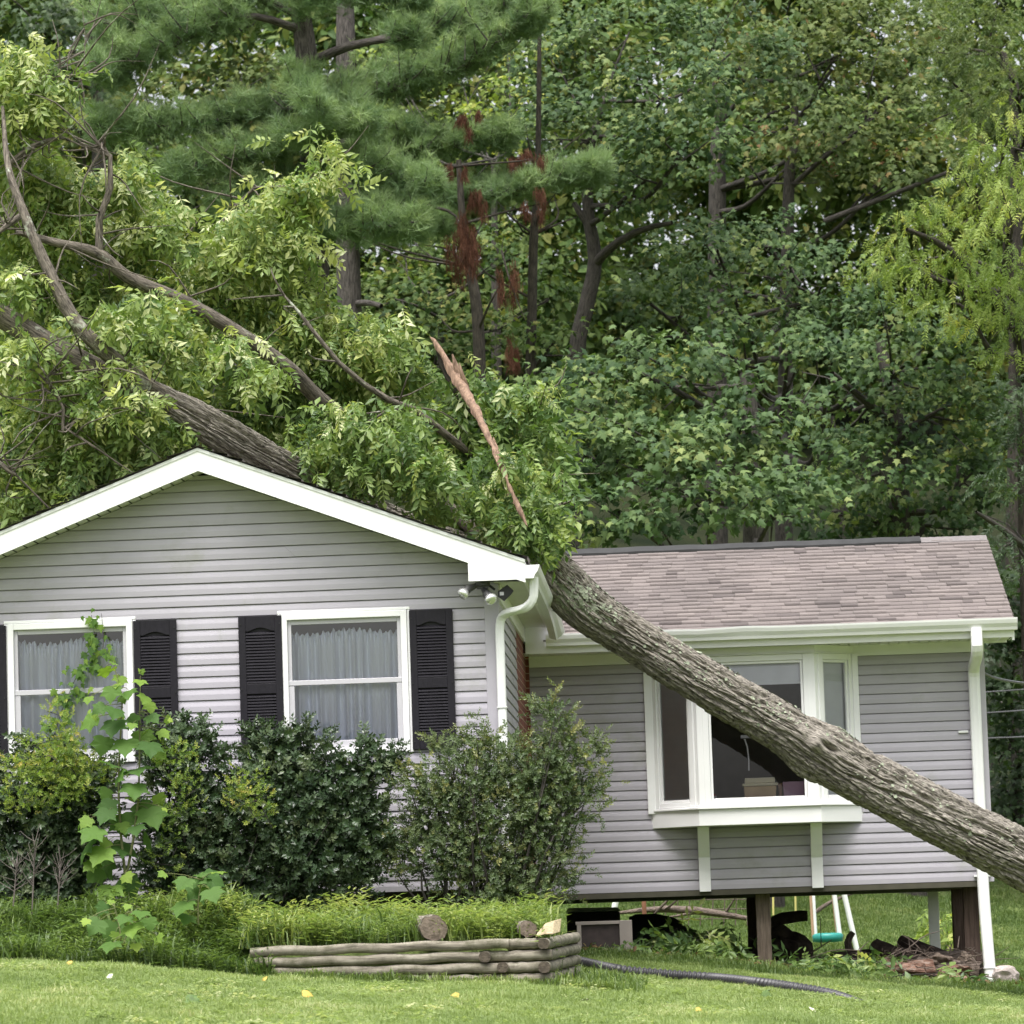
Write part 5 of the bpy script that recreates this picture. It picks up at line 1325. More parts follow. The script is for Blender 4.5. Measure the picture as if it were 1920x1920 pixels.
shrub('boxwood_bush', 'large airy small leaved bush at the corner below the downspout', 'bush', B([(880, 1460, 120, 60), (830, 1510, 90, 60), (1000, 1440, 90, 60), (1045, 1480, 60, 60), (940, 1530, 130, 70), (1030, 1550, 75, 50), (820, 1580, 80, 60), (900, 1620, 110, 50), (1010, 1620, 80, 50), (1035, 1350, 22, 30), (1045, 1390, 28, 30), (1105, 1430, 14, 40), (1090, 1500, 30, 30), (920, 1400, 50, 20), (770, 1600, 40, 50), (860, 1410, 40, 18), (930, 1675, 90, 30), (1010, 1670, 60, 30)], YS, .5), SMALL, 'box', 2.0, 26, 6, .105, 83, shell=.35)
shrub('climbing_vine', 'yellow green tangled vine heaped over the bush under the vine covered window', 'vine', B([(110, 1390, 50, 45), (85, 1430, 70, 35), (150, 1440, 50, 40), (105, 1340, 20, 25), (130, 1480, 40, 40), (50, 1500, 40, 30), (30, 1450, 30, 25)], YS-.45), SMALL, 'vine', 1.6, 26, 6, .085, 84)
shrub('climbing_vine', 'pale yellow vine clump hanging on the dark bush under the shutter', 'vine', B([(465, 1470, 32, 40), (450, 1500, 30, 30), (480, 1520, 22, 25)], YS-.5), SMALL, 'vine', 1.2, 24, 6, .075, 85)
shrub('climbing_vine', 'light green vine trailing down the bush beside the sapling', 'vine', B([(330, 1430, 30, 50), (345, 1490, 25, 50), (310, 1540, 22, 40), (320, 1610, 18, 40)], YS-.5, .4, -.15), SMALL, 'vine', 1.1, 24, 5, .085, 86)
g = np.random.default_rng(87)     # ivy up the window glass
root = empty('ivy_vine', P(130, 1400, YL-.06), 'strand of green ivy climbing the window up to its head', 'vine')
path = smooth_path(pxpath([(95, 1400, YL-.07, .004), (110, 1350, YL-.07, .004), (128, 1300, YL-.07, .003), (150, 1260, YL-.06, .003), (178, 1240, YL-.06, .003), (182, 1200, YL-.06, .003), (178, 1170, YL-.06, .002), (170, 1150, YL-.05, .001)]), 80)
mb = new_wood(); limb(mb, path[::6], 5); limb(mb, pxpath([(178, 1240, YL-.06, .003), (195, 1210, YL-.06, .003), (190, 1150, YL-.05, .001)]), 5); wood(mb, 'stem', M['bark_grey'], root)
k = g.integers(0, 80, 120); w_ = np.interp(k, [0, 25, 45, 55, 72, 79], [.10, .09, .06, .09, .06, .01])
pos = path[k, :3]+np.stack([g.normal(size=120)*w_, -np.abs(g.normal(size=120))*.03, g.normal(size=120)*.05], 1)
tip = np.stack([g.normal(size=120)*.5, -.2*np.ones(120), -1+g.normal(size=120)*.3], 1); nrm = np.stack([g.normal(size=120)*.4, -np.ones(120), .5+g.normal(size=120)*.3], 1)
scatter('foliage', MAPLE, pos, tip, nrm, .075*g.uniform(.6, 1.2, 120), g.normal(.35, .15, 120), M['syc'], root)

# sycamore saplings with large lobed leaves
def big_leaf():
    half = [(0, -.02), (.2, -.08), (.45, -.02), (.62, .10), (.50, .22), (.60, .38), (.72, .52), (.50, .56), (.34, .62), (.26, .78), (.12, .86), (0, 1.02)]
    out_ = half+[(-x, y) for x, y in half[-2:0:-1]]
    v, t = fan(out_, [.26*abs(x)-.55*abs(x)**2.2-.30*y*y for x, y in out_], (0, .33, -.03)); return v, t
BIG = big_leaf()
def sapling(label, stems, leaves, Y, seed, size=1.0):
    g = np.random.default_rng(seed); st = [pxpath(s_) for s_ in stems]
    root = empty('sycamore_sapling', st[0][0][:3], label, 'sapling', 'sycamore saplings in the bed')
    mb = new_wood()
    for s_ in st: limb(mb, s_, 7)
    A_ = np.vstack([smooth_path(s_, 60) for s_ in st])
    pos = []; tip = []; nrm = []; sz = []; ti = []
    extra = [(x+g.normal()*16, y+g.normal()*16, r*g.uniform(.4, .7)) for x, y, r in leaves[::2]]
    for x, y, r in leaves+extra:
        c = np.array(P(x, y, Y+g.uniform(-.22, .12))); s_ = r*2*scale(Y)*.62*size
        near = A_[np.argmin(np.linalg.norm(A_[:, :3]-c+np.array([0, 0, -.06]), axis=1)), :3]
        d = c-near; d[2] -= .05+.3*abs(d[0]); d += g.normal(size=3)*.05+np.array([0, -.05, 0]); d /= max(np.linalg.norm(d), 1e-6)
        o_ = c-d*s_*.45
        limb(mb, [(*near, .004), (*((near+o_)/2+np.array([0, 0, .015])), .003), (*o_, .002)], 4, 5)
        pos.append(o_); tip.append(d); nrm.append(np.array([0, -.75, .75])+g.normal(size=3)*.35); sz.append(s_); ti.append(np.clip(.15+.5*(r < 22)+g.normal()*.16, 0, 1))
    wood(mb, 'stem', M['syc_stem'], root)
    scatter('foliage', BIG, np.array(pos), np.array(tip), np.array(nrm), np.array(sz), np.array(ti), M['syc'], root, smooth=False)
M['syc_stem'] = plain('green_stem', (.12, .13, .05), .7, .2)
sapling('tall sycamore sapling with large pale lobed leaves before the vine covered window', [[(243, 1700, 32.6, .014), (230, 1600, 32.6, .012), (222, 1480, 32.6, .010), (226, 1380, 32.6, .008), (230, 1310, 32.6, .006), (213, 1245, 32.6, .003)], [(236, 1650, 32.6, .012), (258, 1520, 32.6, .010), (262, 1400, 32.6, .007), (262, 1330, 32.6, .005), (264, 1262, 32.6, .002)]],
  [(213, 1243, 12), (198, 1262, 20), (226, 1275, 20), (263, 1278, 18), (266, 1260, 9), (208, 1300, 28), (240, 1300, 24), (272, 1310, 20), (165, 1312, 15), (185, 1328, 24), (215, 1335, 28), (282, 1326, 20), (165, 1352, 36), (212, 1362, 34), (246, 1352, 26), (287, 1346, 22), (316, 1350, 13), (308, 1375, 20), (268, 1385, 30), (235, 1398, 34), (282, 1402, 32), (192, 1398, 30), (214, 1432, 36), (256, 1442, 38), (252, 1480, 34), (196, 1490, 22), (200, 1512, 30), (152, 1540, 26), (170, 1562, 38), (196, 1528, 30), (286, 1530, 40), (266, 1520, 30), (230, 1545, 36), (160, 1592, 40), (186, 1602, 38), (236, 1590, 42), (196, 1628, 44), (228, 1648, 38), (246, 1665, 40), (202, 1672, 40), (176, 1640, 30), (280, 1580, 30), (300, 1500, 20)], 32.6, 91)
sapling('small sycamore sapling with drooping leaves above the bright grass', [[(372, 1735, 31.55, .008), (372, 1690, 31.55, .006), (378, 1650, 31.55, .003)]], [(343, 1655, 28), (375, 1648, 24), (402, 1648, 34), (366, 1676, 30), (398, 1676, 30), (340, 1700, 34), (350, 1722, 24), (410, 1634, 20)], 31.5, 92)
sapling('low sycamore sapling standing nearest the lawn', [[(228, 1790, 30.9, .008), (225, 1745, 30.9, .006), (215, 1700, 30.9, .003)], [(228, 1780, 30.9, .006), (245, 1730, 30.9, .004), (255, 1700, 30.9, .002)]], [(190, 1703, 22), (178, 1736, 30), (206, 1746, 34), (232, 1722, 24), (264, 1712, 24), (246, 1742, 30), (281, 1732, 22), (206, 1772, 30), (250, 1764, 24), (160, 1728, 14), (238, 1700, 12)], 30.85, 93)
mb = new_wood(); g = np.random.default_rng(94)      # dead weed stalks
root = empty('dead_weed', P(62, 1700, 32.2), 'dry grey branching weed stalks in front of the dark bush', 'weed')
for x, y, h in ((60, 1715, 140), (108, 1705, 95), (25, 1700, 80)):
    b_ = np.array(P(x, y, 32.2)); t_ = np.array(P(x+6, y-h, 32.2)); limb(mb, [(*b_, .007), (*((b_+t_)/2), .005), (*t_, .002)], 5)
    for _ in range(26):
        f = g.uniform(.35, 1); p = b_+(t_-b_)*f; e = p+np.array([g.normal()*.09, g.normal()*.06, .07+.10*g.random()]); limb(mb, [(*p, .003), (*((p+e)/2-[0, 0, .01]), .0025), (*e, .001)], 4, 5)
M['drystalk'] = plain('dry_stalk', (.13, .11, .10), .9, .2)
wood(mb, 'stalk', M['drystalk'], root)

# ------------------------------------------------------------------ grass
g = np.random.default_rng(101)
def grass(name, label, n, xr, yr, size, tms, mat, seed, mask=None, lean=None, tsh=0.0, patch=1.2):
    g = np.random.default_rng(seed)
    x = g.uniform(*xr, n); y = g.uniform(*yr, n)
    if mask is not None:
        k = mask(x, y); x, y = x[k], y[k]
    z = ground_z(x, y); m = len(x)
    pn = vnoise(x*patch+40, y*patch*.6+40, seed); p2 = vnoise(x*5+90, y*3+90, seed+1)
    pos = np.stack([x, y, z-.004], 1)
    t = unit(np.stack([g.normal(size=m), g.normal(size=m), np.zeros(m)], 1)); nr = np.stack([g.normal(size=m)*.12, g.normal(size=m)*.12, np.ones(m)], 1)
    # template z is up: tip (its +Y) lies in the ground plane, face normal is up
    o = scatter(name, tms, pos, t, nr, size*g.uniform(.5, 1.35, m)*(.55+.9*p2), .20+.50*pn+.38*(p2-.5)+g.normal(0, .15, m)+tsh, M[mat])
    return tag(o, label, 'grass', kind='stuff')
BL = [tmpl_blades(7, s, .055, .7, .55) for s in (1, 2, 3)]
TB = [tmpl_blades(7, s, .036, .75, .22) for s in (4, 5, 6)]
def in_view(x, y): return (x > -.186*y-1.2) & (x < .092*y+2.6)
def off_house(x, y): return ~((y > 33.7) & (x < XC+.2) & (y < 45))
grass('lawn_grass', 'short mown bright green grass of the front lawn', 360000, (-8.2, 6.2), (21, 37.5), .042, BL, 'grass', 111, lambda x, y: in_view(x, y) & (bed_mask(x, y) < .5) & off_house(x, y))
grass('rear_grass', 'mown green grass of the slope behind the raised wing', 125000, (-2.5, 8.2), (37.5, 60), .060, BL, 'reargrass_shade', 113, lambda x, y: in_view(x, y) & off_house(x, y) & ~((x < XWR) & (y > 39.6) & (y < 45.0) & (np.random.default_rng(3).random(len(x)) < .93)))
def clover(seed):
    g = np.random.default_rng(seed); ps = []
    for _ in range(9):
        a = g.random()*6.28; ps.append((place(np.array([(0, 0, 0), (-.42, .5, .08), (0, 1, 0), (.42, .5, .08)], float), (g.normal()*.6, g.normal()*.6, .35+.5*g.random()), (math.cos(a), math.sin(a), .1), (0, -.3, 1), .55), np.array([(0, 3, 2), (0, 2, 1)])))
    return merge(ps)
grass('lawn_weeds', 'small round leaved clover and weeds mixed into the front lawn', 26000, (-7.2, 4.2), (21, 37.5), .040, [clover(s) for s in (1, 2)], 'grass', 117, lambda x, y: in_view(x, y) & (bed_mask(x, y) < .5) & off_house(x, y) & (vnoise(x*1.4+60, y*.9+60, 55) > .48), tsh=.10)
def stilt(seed):
    g = np.random.default_rng(seed); ps = []
    for _ in range(4):
        a = g.random()*6.28; d = np.array([math.cos(a), math.sin(a), 0])*.35*g.random(); o_ = np.array([g.normal()*.2, g.normal()*.2, 0]); L = g.uniform(.6, 1.1)
        for i in range(6):
            f = (i+.8)/6.2; p = o_+d*f*f*1.6+np.array([0, 0, L*f]); b_ = g.random()*6.28
            ps.append((place(np.array([(0, 0, 0), (-.13, .4, .03), (0, 1, -.12), (.13, .4, .03)], float), p, (math.cos(b_), math.sin(b_), .15+.3*f), (0, 0, 1), .36*(1.1-.35*f)), np.array([(0, 3, 2), (0, 2, 1)])))
        ps.append((np.array([o_+(-.01, 0, 0), o_+(.01, 0, 0), o_+d*1.6+(0, 0, L)], float), np.array([(0, 1, 2)])))
    return merge(ps)
ST = [stilt(s) for s in (1, 2, 3)]
XA, XB = P(0, 1750, 31.5).x-.6, P(300, 1750, 31.5).x
grass('bed_grass', 'bright yellow green leafy grass overgrowing the raised bed', 1500, (XB-.3, X1T-.02), (YT+.10, YT+1.8), .20, ST, 'tallgrass', 121, lambda x, y: bed_mask(x, y) > .45, tsh=.22, patch=.8)
grass('bed_grass', 'long bladed green grass tufts in the raised bed', 1300, (XB-.3, X1T-.02), (YT+.08, YT+1.6), .19, TB, 'tallgrass', 123, lambda x, y: bed_mask(x, y) > .45, tsh=.05)
grass('bank_grass', 'dark green leafy grass covering the bank beside the timber ends', 1700, (XA, X0T+.15), (YT-.2, YT+1.9), .18, ST, 'tallgrass', 125, lambda x, y: (bed_mask(x, y) > .1) | (y < YT), tsh=-.12)
grass('bank_grass', 'long thin grass blades on the bank by the lawn edge', 1300, (XA, X0T+.15), (YT-.25, YT+1.9), .19, TB, 'tallgrass', 127, tsh=-.18)
grass('edge_grass', 'ragged grass growing along the foot of the timber wall', 750, (X0T-.1, X1T+.55), (YT-.16, YT-.05), .085, TB, 'tallgrass', 129, tsh=.05)
grass('edge_grass', 'weedy grass at the timber corner and under the raised wing', 1500, (X1T, P(1900, 1850, 39).x), (38.2, 40.2), .085, TB, 'tallgrass', 131, lambda x, y: (np.random.default_rng(9).random(len(x)) < .8), tsh=0)
grass('edge_grass', 'weeds round the corner of the timber wall', 420, (X1T-.12, X1T+.7), (YT-.15, YT+2.5), .13, TB, 'tallgrass', 133, tsh=.05)

xs_ = np.linspace(XC+.35, XWR+.3, 60); ys_ = np.linspace(40.0, 44.6, 50); SX, SY = np.meshgrid(xs_, ys_)
edge = np.minimum(np.minimum(SX-xs_[0], xs_[-1]-SX), np.minimum(SY-ys_[0], ys_[-1]-SY))
SZ = ground_z(SX, SY)+.05*np.minimum(edge*2.5, 1)*(.4+.6*vnoise(SX*3+20, SY*3, 33))-.02
k_ = (np.arange(49)[:, None]*60+np.arange(59)[None]).ravel()
o = np_mesh('soil', np.stack([SX.ravel(), SY.ravel(), SZ.ravel()], 1), np.stack([k_, k_+1, k_+61, k_+60], 1), plain('bare_soil', (.085, .062, .045), .95, .5, 5, .8, 25, .1, dirt=((.17, .13, .09), 9, .55)), smooth=True)
tag(o, 'bare brown soil under the raised wing', 'soil', kind='structure')
# fallen leaves lying on the lawn
M['yleaf'] = plain('yellow_fallen_leaf', (.42, .30, .06), .7, .25, 30)
M['gleaf'] = plain('green_fallen_leaf', (.07, .12, .03), .7, .25, 30)
M['pleaf'] = plain('pale_fallen_leaf', (.55, .55, .42), .7, .15, 30)
lv, lt = BIG
g = np.random.default_rng(141)
def ground_hit(px, py):
    for Y in np.arange(20, 60, .05):
        p = P(px, py, Y)
        if float(ground_z(p.x, p.y)) > p.z: return p
    return P(px, py, 30)
for px, py, s_, mt, lab in ((305, 1806, .06, 'yleaf', 'yellow leaf lying by the bank'), (135, 1814, .05, 'yleaf', 'small yellow leaf on the shaded lawn edge'), (350, 1885, .10, 'gleaf', 'dark green leaf cluster on the mown lawn'), (568, 1873, .07, 'yleaf', 'pale yellow leaf below the timbers'), (500, 1843, .05, 'yleaf', 'yellow leaf close to the timber end'), (682, 1830, .04, 'pleaf', 'white leaf at the foot of the timbers'),
        (1257, 1892, .09, 'gleaf', 'green leaf lying below the drain pipe'), (1100, 1882, .06, 'pleaf', 'pale curled leaf on the lawn'), (1428, 1873, .10, 'gleaf', 'dark leaf standing up beyond the pipe end'), (210, 1840, .05, 'pleaf', 'pale leaf on the lawn below the sapling'), (1205, 1845, .05, 'pleaf', 'pale leaf just under the black pipe'), (860, 1876, .05, 'yleaf', 'yellow leaf in front of the timber corner'), (1305, 1902, .04, 'yleaf', 'small bright yellow leaf near the frame bottom'), (1520, 1900, .06, 'pleaf', 'straw coloured leaf below the post')):
    p = ground_hit(px, py); n_ = np.array([g.normal()*.5, -.7, .8]); t_ = np.array([g.normal(), .3*g.normal(), .1])
    vv = place(lv*np.array([1, 1, 2.2]), np.array(p)+np.array([0, 0, .035]), t_, n_, s_)
    o = np_mesh('fallen_leaf', vv, lt, M[mt]); tag(o, lab, 'leaf', 'leaves fallen on the lawn')

# ------------------------------------------------------------------ landscape timbers
def timber_mat():
    m, n, l, b = new_mat('weathered_timber')
    tc = n.new('ShaderNodeTexCoord'); mp = n.new('ShaderNodeMapping'); mp.inputs['Scale'].default_value = (1.2, 14, 14); l.new(tc.outputs['Object'], mp.inputs[0])
    nz = n.new('ShaderNodeTexNoise'); nz.inputs['Scale'].default_value = 2.2; nz.inputs['Detail'].default_value = 8; nz.inputs['Roughness'].default_value = .7; l.new(mp.outputs[0], nz.inputs['Vector'])
    r = ramp(n, [(.055, .046, .038), (.19, .172, .14), (.30, .285, .245)], [.30, .5, .74]); l.new(nz.outputs['Fac'], r.inputs[0])
    n2 = n.new('ShaderNodeTexNoise'); n2.inputs['Scale'].default_value = 4; n2.inputs['Detail'].default_value = 9; n2.inputs['Roughness'].default_value = .75; l.new(tc.outputs['Object'], n2.inputs['Vector'])
    r2 = ramp(n, [(1.1, 1.08, 1.05), (.42, .44, .32)], [.46, .64]); l.new(n2.outputs['Fac'], r2.inputs[0])
    mx = n.new('ShaderNodeMix'); mx.data_type = 'RGBA'; mx.blend_type = 'MULTIPLY'; mx.inputs[0].default_value = 1; l.new(r.outputs[0], mx.inputs[6]); l.new(r2.outputs[0], mx.inputs[7])
    l.new(mx.outputs[2], b.inputs['Base Color']); b.inputs['Roughness'].default_value = .9
    bp = n.new('ShaderNodeBump'); bp.inputs['Strength'].default_value = .6; bp.inputs['Distance'].default_value = .008; l.new(nz.outputs['Fac'], bp.inputs['Height']); l.new(bp.outputs[0], b.inputs['Normal'])
    return m
M['timber'] = timber_mat()
M['timberend'] = plain('timber_end_grain', (.085, .068, .052), .95, .4, 30, .5, 80)
tw = empty('timber_wall', P(800, 1840, YT), 'low retaining wall of stacked grey landscape timbers holding the flower bed', 'retaining wall')
def timber(a, b, r=.049, wob=.004, sq=True):
    """a log with two flattened sides between points a, b; dark end grain as a sub-part"""
    a = Vector(a); b = Vector(b); n = 26; mb = MB(); secs = []; g0 = rnd.random()*9
    d = (b-a).normalized(); side_ = d.cross(Vector((0, 0, 1))).normalized(); upv = side_.cross(d)
    for i in range(n+1):
        p = a+(b-a)*(i/n)+Vector((0, 0, wob*math.sin(i*.9+g0)))
        rr = r*(1+.03*math.sin(i*1.3+g0*2)); q = []
        for k in range(16):
            t = 2*math.pi*k/16; cs, sn_ = math.cos(t), math.sin(t)
            q.append(p+side_*(cs*rr)+upv*(max(-.86, min(.86, sn_))*rr))
        secs.append(q)
    mb.loft(secs, cap=False); o = mb.build('timber', M['timber'], tw, smooth=True)
    e = MB()
    for sc_, s in ((secs[0], -1), (secs[-1], 1)):
        c = (a if s < 0 else b)+d*s*.001
        for k in range(16): e.poly([c, sc_[k], sc_[(k+1) % 16]])
    e.build('end_grain', M['timberend'], o)
zt0 = P(800, 1764, YT).z
rows_ = [(470, 955, 0), (475, 905, 1), (510, 938, 2), (735, 915, 3)]
step = .092
xE = X1T
for xa, xb_, k in rows_:
    z = zt0-.045-step*k
    xq = P(xb_, 1790, YT).x
    timber((P(xa, 1790, YT).x, YT+rnd.uniform(-.008, .006), z+.006*k), (xq, YT, z), r=rnd.uniform(.045, .051), wob=.006)
    timber((xq-.02, YT+.035, z-.003), (xE-(.0 if k % 2 else .03), YT+.03, z-.004), wob=.002)
for k in range(4):                 # the returns running back to the wall
    z = zt0-.045-step*k-.02
    timber((xE-.06+.01*(k % 2), YT-(.07 if k in (0, 2) else -.03), z+.01), (xE+.13, YT+1.9, z+.05), wob=.002)
timber((P(905, 1845, YT).x, YT+.02, zt0-.045-4*step-.01), (P(985, 1845, YT).x, YT+.02, zt0-.045-4*step-.02))
for k, px in ((1, 912), (2, 945), (3, 915), (4, 950)):     # butt ends poking out of the face
    z = zt0-.045-step*k-.002; x = P(px, 1800, YT).x
    timber((x-.01, YT-.066, z), (x+.05, YT+.6, z+.02), .047)

# cut logs on the bed
M['logbark'] = bark_mat('log_bark', (.09, .075, .06), (.28, .25, .21), None, .6, (1.5, 2))
M['endgrain'] = plain('log_end', (.16, .125, .10), .9, .35, 22, .4, 50)
M['palewood'] = plain('split_wood', (.52, .42, .28), .85, .25, 14, .4, 50, stretch=(2, 8, 8))
def log(a, b, r, label, endm='endgrain', barkm='logbark', name='log', group='cut logs in the bed'):
    a = Vector(a); b = Vector(b); d = (b-a).normalized(); g = np.random.default_rng(int(abs(a.x*997+a.z*101)) % 9999)
    root = empty(name, (a+b)/2, label, 'log', group); mb = new_wood(); k = 22
    n0 = 12; X = d.cross(Vector((.1, .2, 1))).normalized(); Yv = d.cross(X)
    pr = [1+.07*math.sin(2*j*2*math.pi/k+1)+.05*g.normal() for j in range(k)]; pr.append(pr[0])
    pt = lambda f, j, s=1: a+(b-a)*f+X*(r*s*pr[j]*math.cos(2*math.pi*j/k))+Yv*(r*s*pr[j]*math.sin(2*math.pi*j/k))
    for i in range(n0+1):
        for j in range(k+1): mb['v'].append(tuple(pt(i/n0, j, 1+.03*math.sin(i*2.1+j*2)))); mb['uv'].append((2*math.pi*r*j/k, (b-a).length*i/n0))
    for i in range(n0):
        for j in range(k): q = i*(k+1)+j; mb['q'].append((q, q+1, q+k+2, q+k+1))
    wood(mb, 'bark', M[barkm], root)
    e = MB()
    for f, s in ((0, -1), (1, 1)):
        c = a+(b-a)*f+d*s*.002; ring = [pt(f, j, .99)+d*s*.001 for j in range(k)]
        mid = [c+(p-c)*.5+d*s*.003 for p in ring]
        for j in range(k): e.poly([ring[j], ring[(j+1) % k], mid[(j+1) % k], mid[j]]); e.poly([mid[j], mid[(j+1) % k], c])
    e.build('cut_end', M[endm], root)
    return root
c = P(817, 1741, YT+.0); log((c.x-.02, YT+.02, c.z), (c.x-.09, YT+.32, c.z+.01), .105, 'short round log with a dark cracked end lying on the timbers')
c = P(986, 1742, YT+.06); log((c.x+.02, YT+.05, c.z), (c.x-.05, YT+.32, c.z), .07, 'smaller log end half hidden in bed grass near the timber corner')
root = empty('firewood', P(1028, 1745, YT), 'pale split piece of wood resting on the timber corner', 'log', 'cut logs in the bed')
mb = MB(); q0 = P(1004, 1755, YT); q1 = P(1050, 1738, YT+.1)
mb.loft([[(p[0], p[1]-w*.5, p[2]-h*.4), (p[0], p[1]+w*.6, p[2]-h*.4), (p[0]+.01, p[1]+w*.3, p[2]+h*.5), (p[0]+.015, p[1]-w*.2, p[2]+h*.7)] for p, w, h in ((q0, .05, .03), ((q0+q1)/2+Vector((-.03, 0, .01)), .11, .08), ((q0+q1)/2+Vector((.04, 0, .016)), .12, .10), (q1, .10, .10))]); mb.build('wood', M['palewood'], root, .006)

# corrugated drain pipe
def corrugated(rows, r, name, label):
    pts = [ground_hit(x, y)+Vector((0, 0, r*k)) for x, y, k in rows]
    a = smooth_path([tuple(p) for p in pts], 900); fr_ = frames([Vector(q) for q in a]); mb = MB(); secs = []
    for i, (p, x, y) in enumerate(fr_):
        rr = r*(1+.15*math.sin(i*2*math.pi/11)); secs.append([p+x*(rr*math.cos(2*math.pi*j/16))+y*(rr*math.sin(2*math.pi*j/16)) for j in range(16)])
    mb.loft(secs); o = mb.build(name, M['pipe'], None, smooth=True); return tag(o, label, 'drain pipe')
M['pipe'] = plain('grey_black_plastic', (.035, .034, .038), .42, .2, 8, spec=.5)
corrugated([(1085, 1812, .9), (1160, 1828, .9), (1240, 1836, .9), (1330, 1843, .9), (1420, 1852, .85), (1490, 1860, .7), (1560, 1869, .3), (1622, 1882, -.6)], .047, 'drain_pipe', 'black corrugated drain pipe lying on the grass before the raised wing')

# ------------------------------------------------------------------ under and behind the raised wing
M['taupe'] = plain('taupe_frame', (.30, .265, .24), .6, .08); M['brownpanel'] = plain('dark_brown_panel', (.045, .033, .032), .6, .35, 9, dirt=((.16, .11, .10), 14, .66)); M['lidwhite'] = plain('pale_lid', (.62, .66, .64), .5, .08)
Yb = 39.75
x0, x1 = P(1082, 1760, Yb).x, P(1186, 1760, Yb).x; zt = P(1120, 1728, Yb).z; zl = float(ground_z(x1, Yb))
root = empty('storage_bin', (x0*.5+x1*.5, Yb+.3, zl), 'brown panelled bin with taupe frame under the raised wing', 'bin')
mb = MB(); mb.box(x0+.02, x1-.02, Yb+.015, Yb+.6, zl-.02, zt-.02); mb.build('panel', M['brownpanel'], root)
mb = MB(); mb.box(x1-.13, x1+.0, Yb-.01, Yb+.05, zl+.02, zt+.005); mb.build('corner_post', M['taupe'], root, .006)
mb = MB(); mb.box(x0, x0+.045, Yb-.01, Yb+.05, zl, zt-.001); mb.build('corner_post', M['taupe'], root, .006)
mb = MB(); mb.box(x0-.01, x1-.131, Yb-.012, Yb+.62, zt-.03, zt+.004); mb.build('top_rail', M['taupe'], root, .004)
Yb = 42.0; x0, x1 = P(1062, 1710, Yb).x, P(1161, 1710, Yb).x; z0, z1 = P(1100, 1728, Yb).z, P(1120, 1706, Yb).z
root = empty('cooler_box', (x0*.5+x1*.5, Yb+.2, z0), 'dark box with a pale lid standing behind the brown bin', 'box')
mb = MB(); mb.box(x0, x1, Yb, Yb+.5, float(ground_z(x0, Yb))-.05, z1-.02); mb.build('body', M['black'], root, .02)
mb = MB(); mb.hexa([(x0-.01, Yb-.02, z1-.018), (x1+.01, Yb-.02, z1-.018), (x1+.01, Yb+.52, z1-.018), (x0-.01, Yb+.52, z1-.018)], [(x0+.02, Yb+.02, z1+.03), (x1-.02, Yb+.02, z1+.022), (x1-.02, Yb+.48, z1+.022), (x0+.02, Yb+.48, z1+.03)]); mb.build('lid', M['lidwhite'], root, .01)
# black sheet thrown over something
g = np.random.default_rng(151); n_ = 40
u = np.linspace(0, 1, n_); Yb = 42.0
xa, xb_ = P(1180, 1750, Yb).x, P(1322, 1750, Yb).x
UX, UY = np.meshgrid(u, np.linspace(0, 1, 24)); gxx = xa+(xb_-xa)*UX; gyy = Yb+1.1*UY
prof = np.interp(UX, [0, .08, .35, .6, .85, 1], [.34, .37, .37, .32, .18, .02])
hh = float(ground_z(xa, Yb))+.0+prof*np.minimum(1, np.minimum(UY, 1-UY)*9)**.6+.015*vnoise(UX*9, UY*7, 12)
ii = (np.arange(23)[:, None]*n_+np.arange(n_-1)[None]).ravel()
hh = np.maximum(hh, ground_z(gxx, gyy)-.05)
o = np_mesh('tarp', np.stack([gxx.ravel(), gyy.ravel(), hh.ravel()], 1), np.stack([ii, ii+1, ii+n_+1, ii+n_], 1), M['black'], smooth=True); tag(o, 'black sheet draped over a low heap under the wing', 'tarp')

# dark uprooted stump
def rock(c, r, seed, lump=.35, n=3):
    import bmesh
    bm = bmesh.new(); bmesh.ops.create_icosphere(bm, subdivisions=n, radius=1); g0 = seed*7.3
    for v_ in bm.verts:
        p = v_.co; q = 1+lump*(vnoise(np.array([p.x*1.6+g0+20]), np.array([p.y*1.6+p.z*1.9+20]), seed % 200)[0]-.5)*2+.5*lump*(vnoise(np.array([p.x*4+g0+50]), np.array([p.y*3.5+p.z*4+50]), (seed+3) % 200)[0]-.5)
        v_.co = Vector((p.x*r[0]*q, p.y*r[1]*q, p.z*r[2]*q))+Vector(c)
    m_ = MB(); m_.v = [tuple(v_.co) for v_ in bm.verts]; m_.f = [tuple(v_.index for v_ in f.verts) for f in bm.faces]; bm.free(); return m_
M['rotdark'] = plain('dark_rotten_wood', (.06, .047, .04), .95, .5, 9, .6, 30, .1)
M['rotred'] = plain('red_rotten_wood', (.17, .10, .075), .95, .5, 7, .8, 25, .1, dirt=((.34, .29, .25), 6, .52), stretch=(1, 3, 4))
Yb = 41.6; c = P(1462, 1768, Yb); zl = float(ground_z(c.x, Yb))
root = empty('stump', (c.x, Yb, zl), 'big black uprooted stump standing behind the middle post', 'stump')
rock((c.x, Yb, (c.z+zl)/2+.02), (.30, .28, .30), 31, .3).build('stump_body', M['rotdark'], root)
c2 = P(1475, 1722, Yb); mb = MB(); mb.tube([(c2.x-.24, Yb-.05, c2.z-.06), (c2.x-.05, Yb-.06, c2.z+.0), (c2.x+.13, Yb-.05, c2.z+.02), (c2.x+.22, Yb-.05, c2.z+.02)], [.05, .065, .06, .055], 10); mb.build('root', M['rotdark'], root)
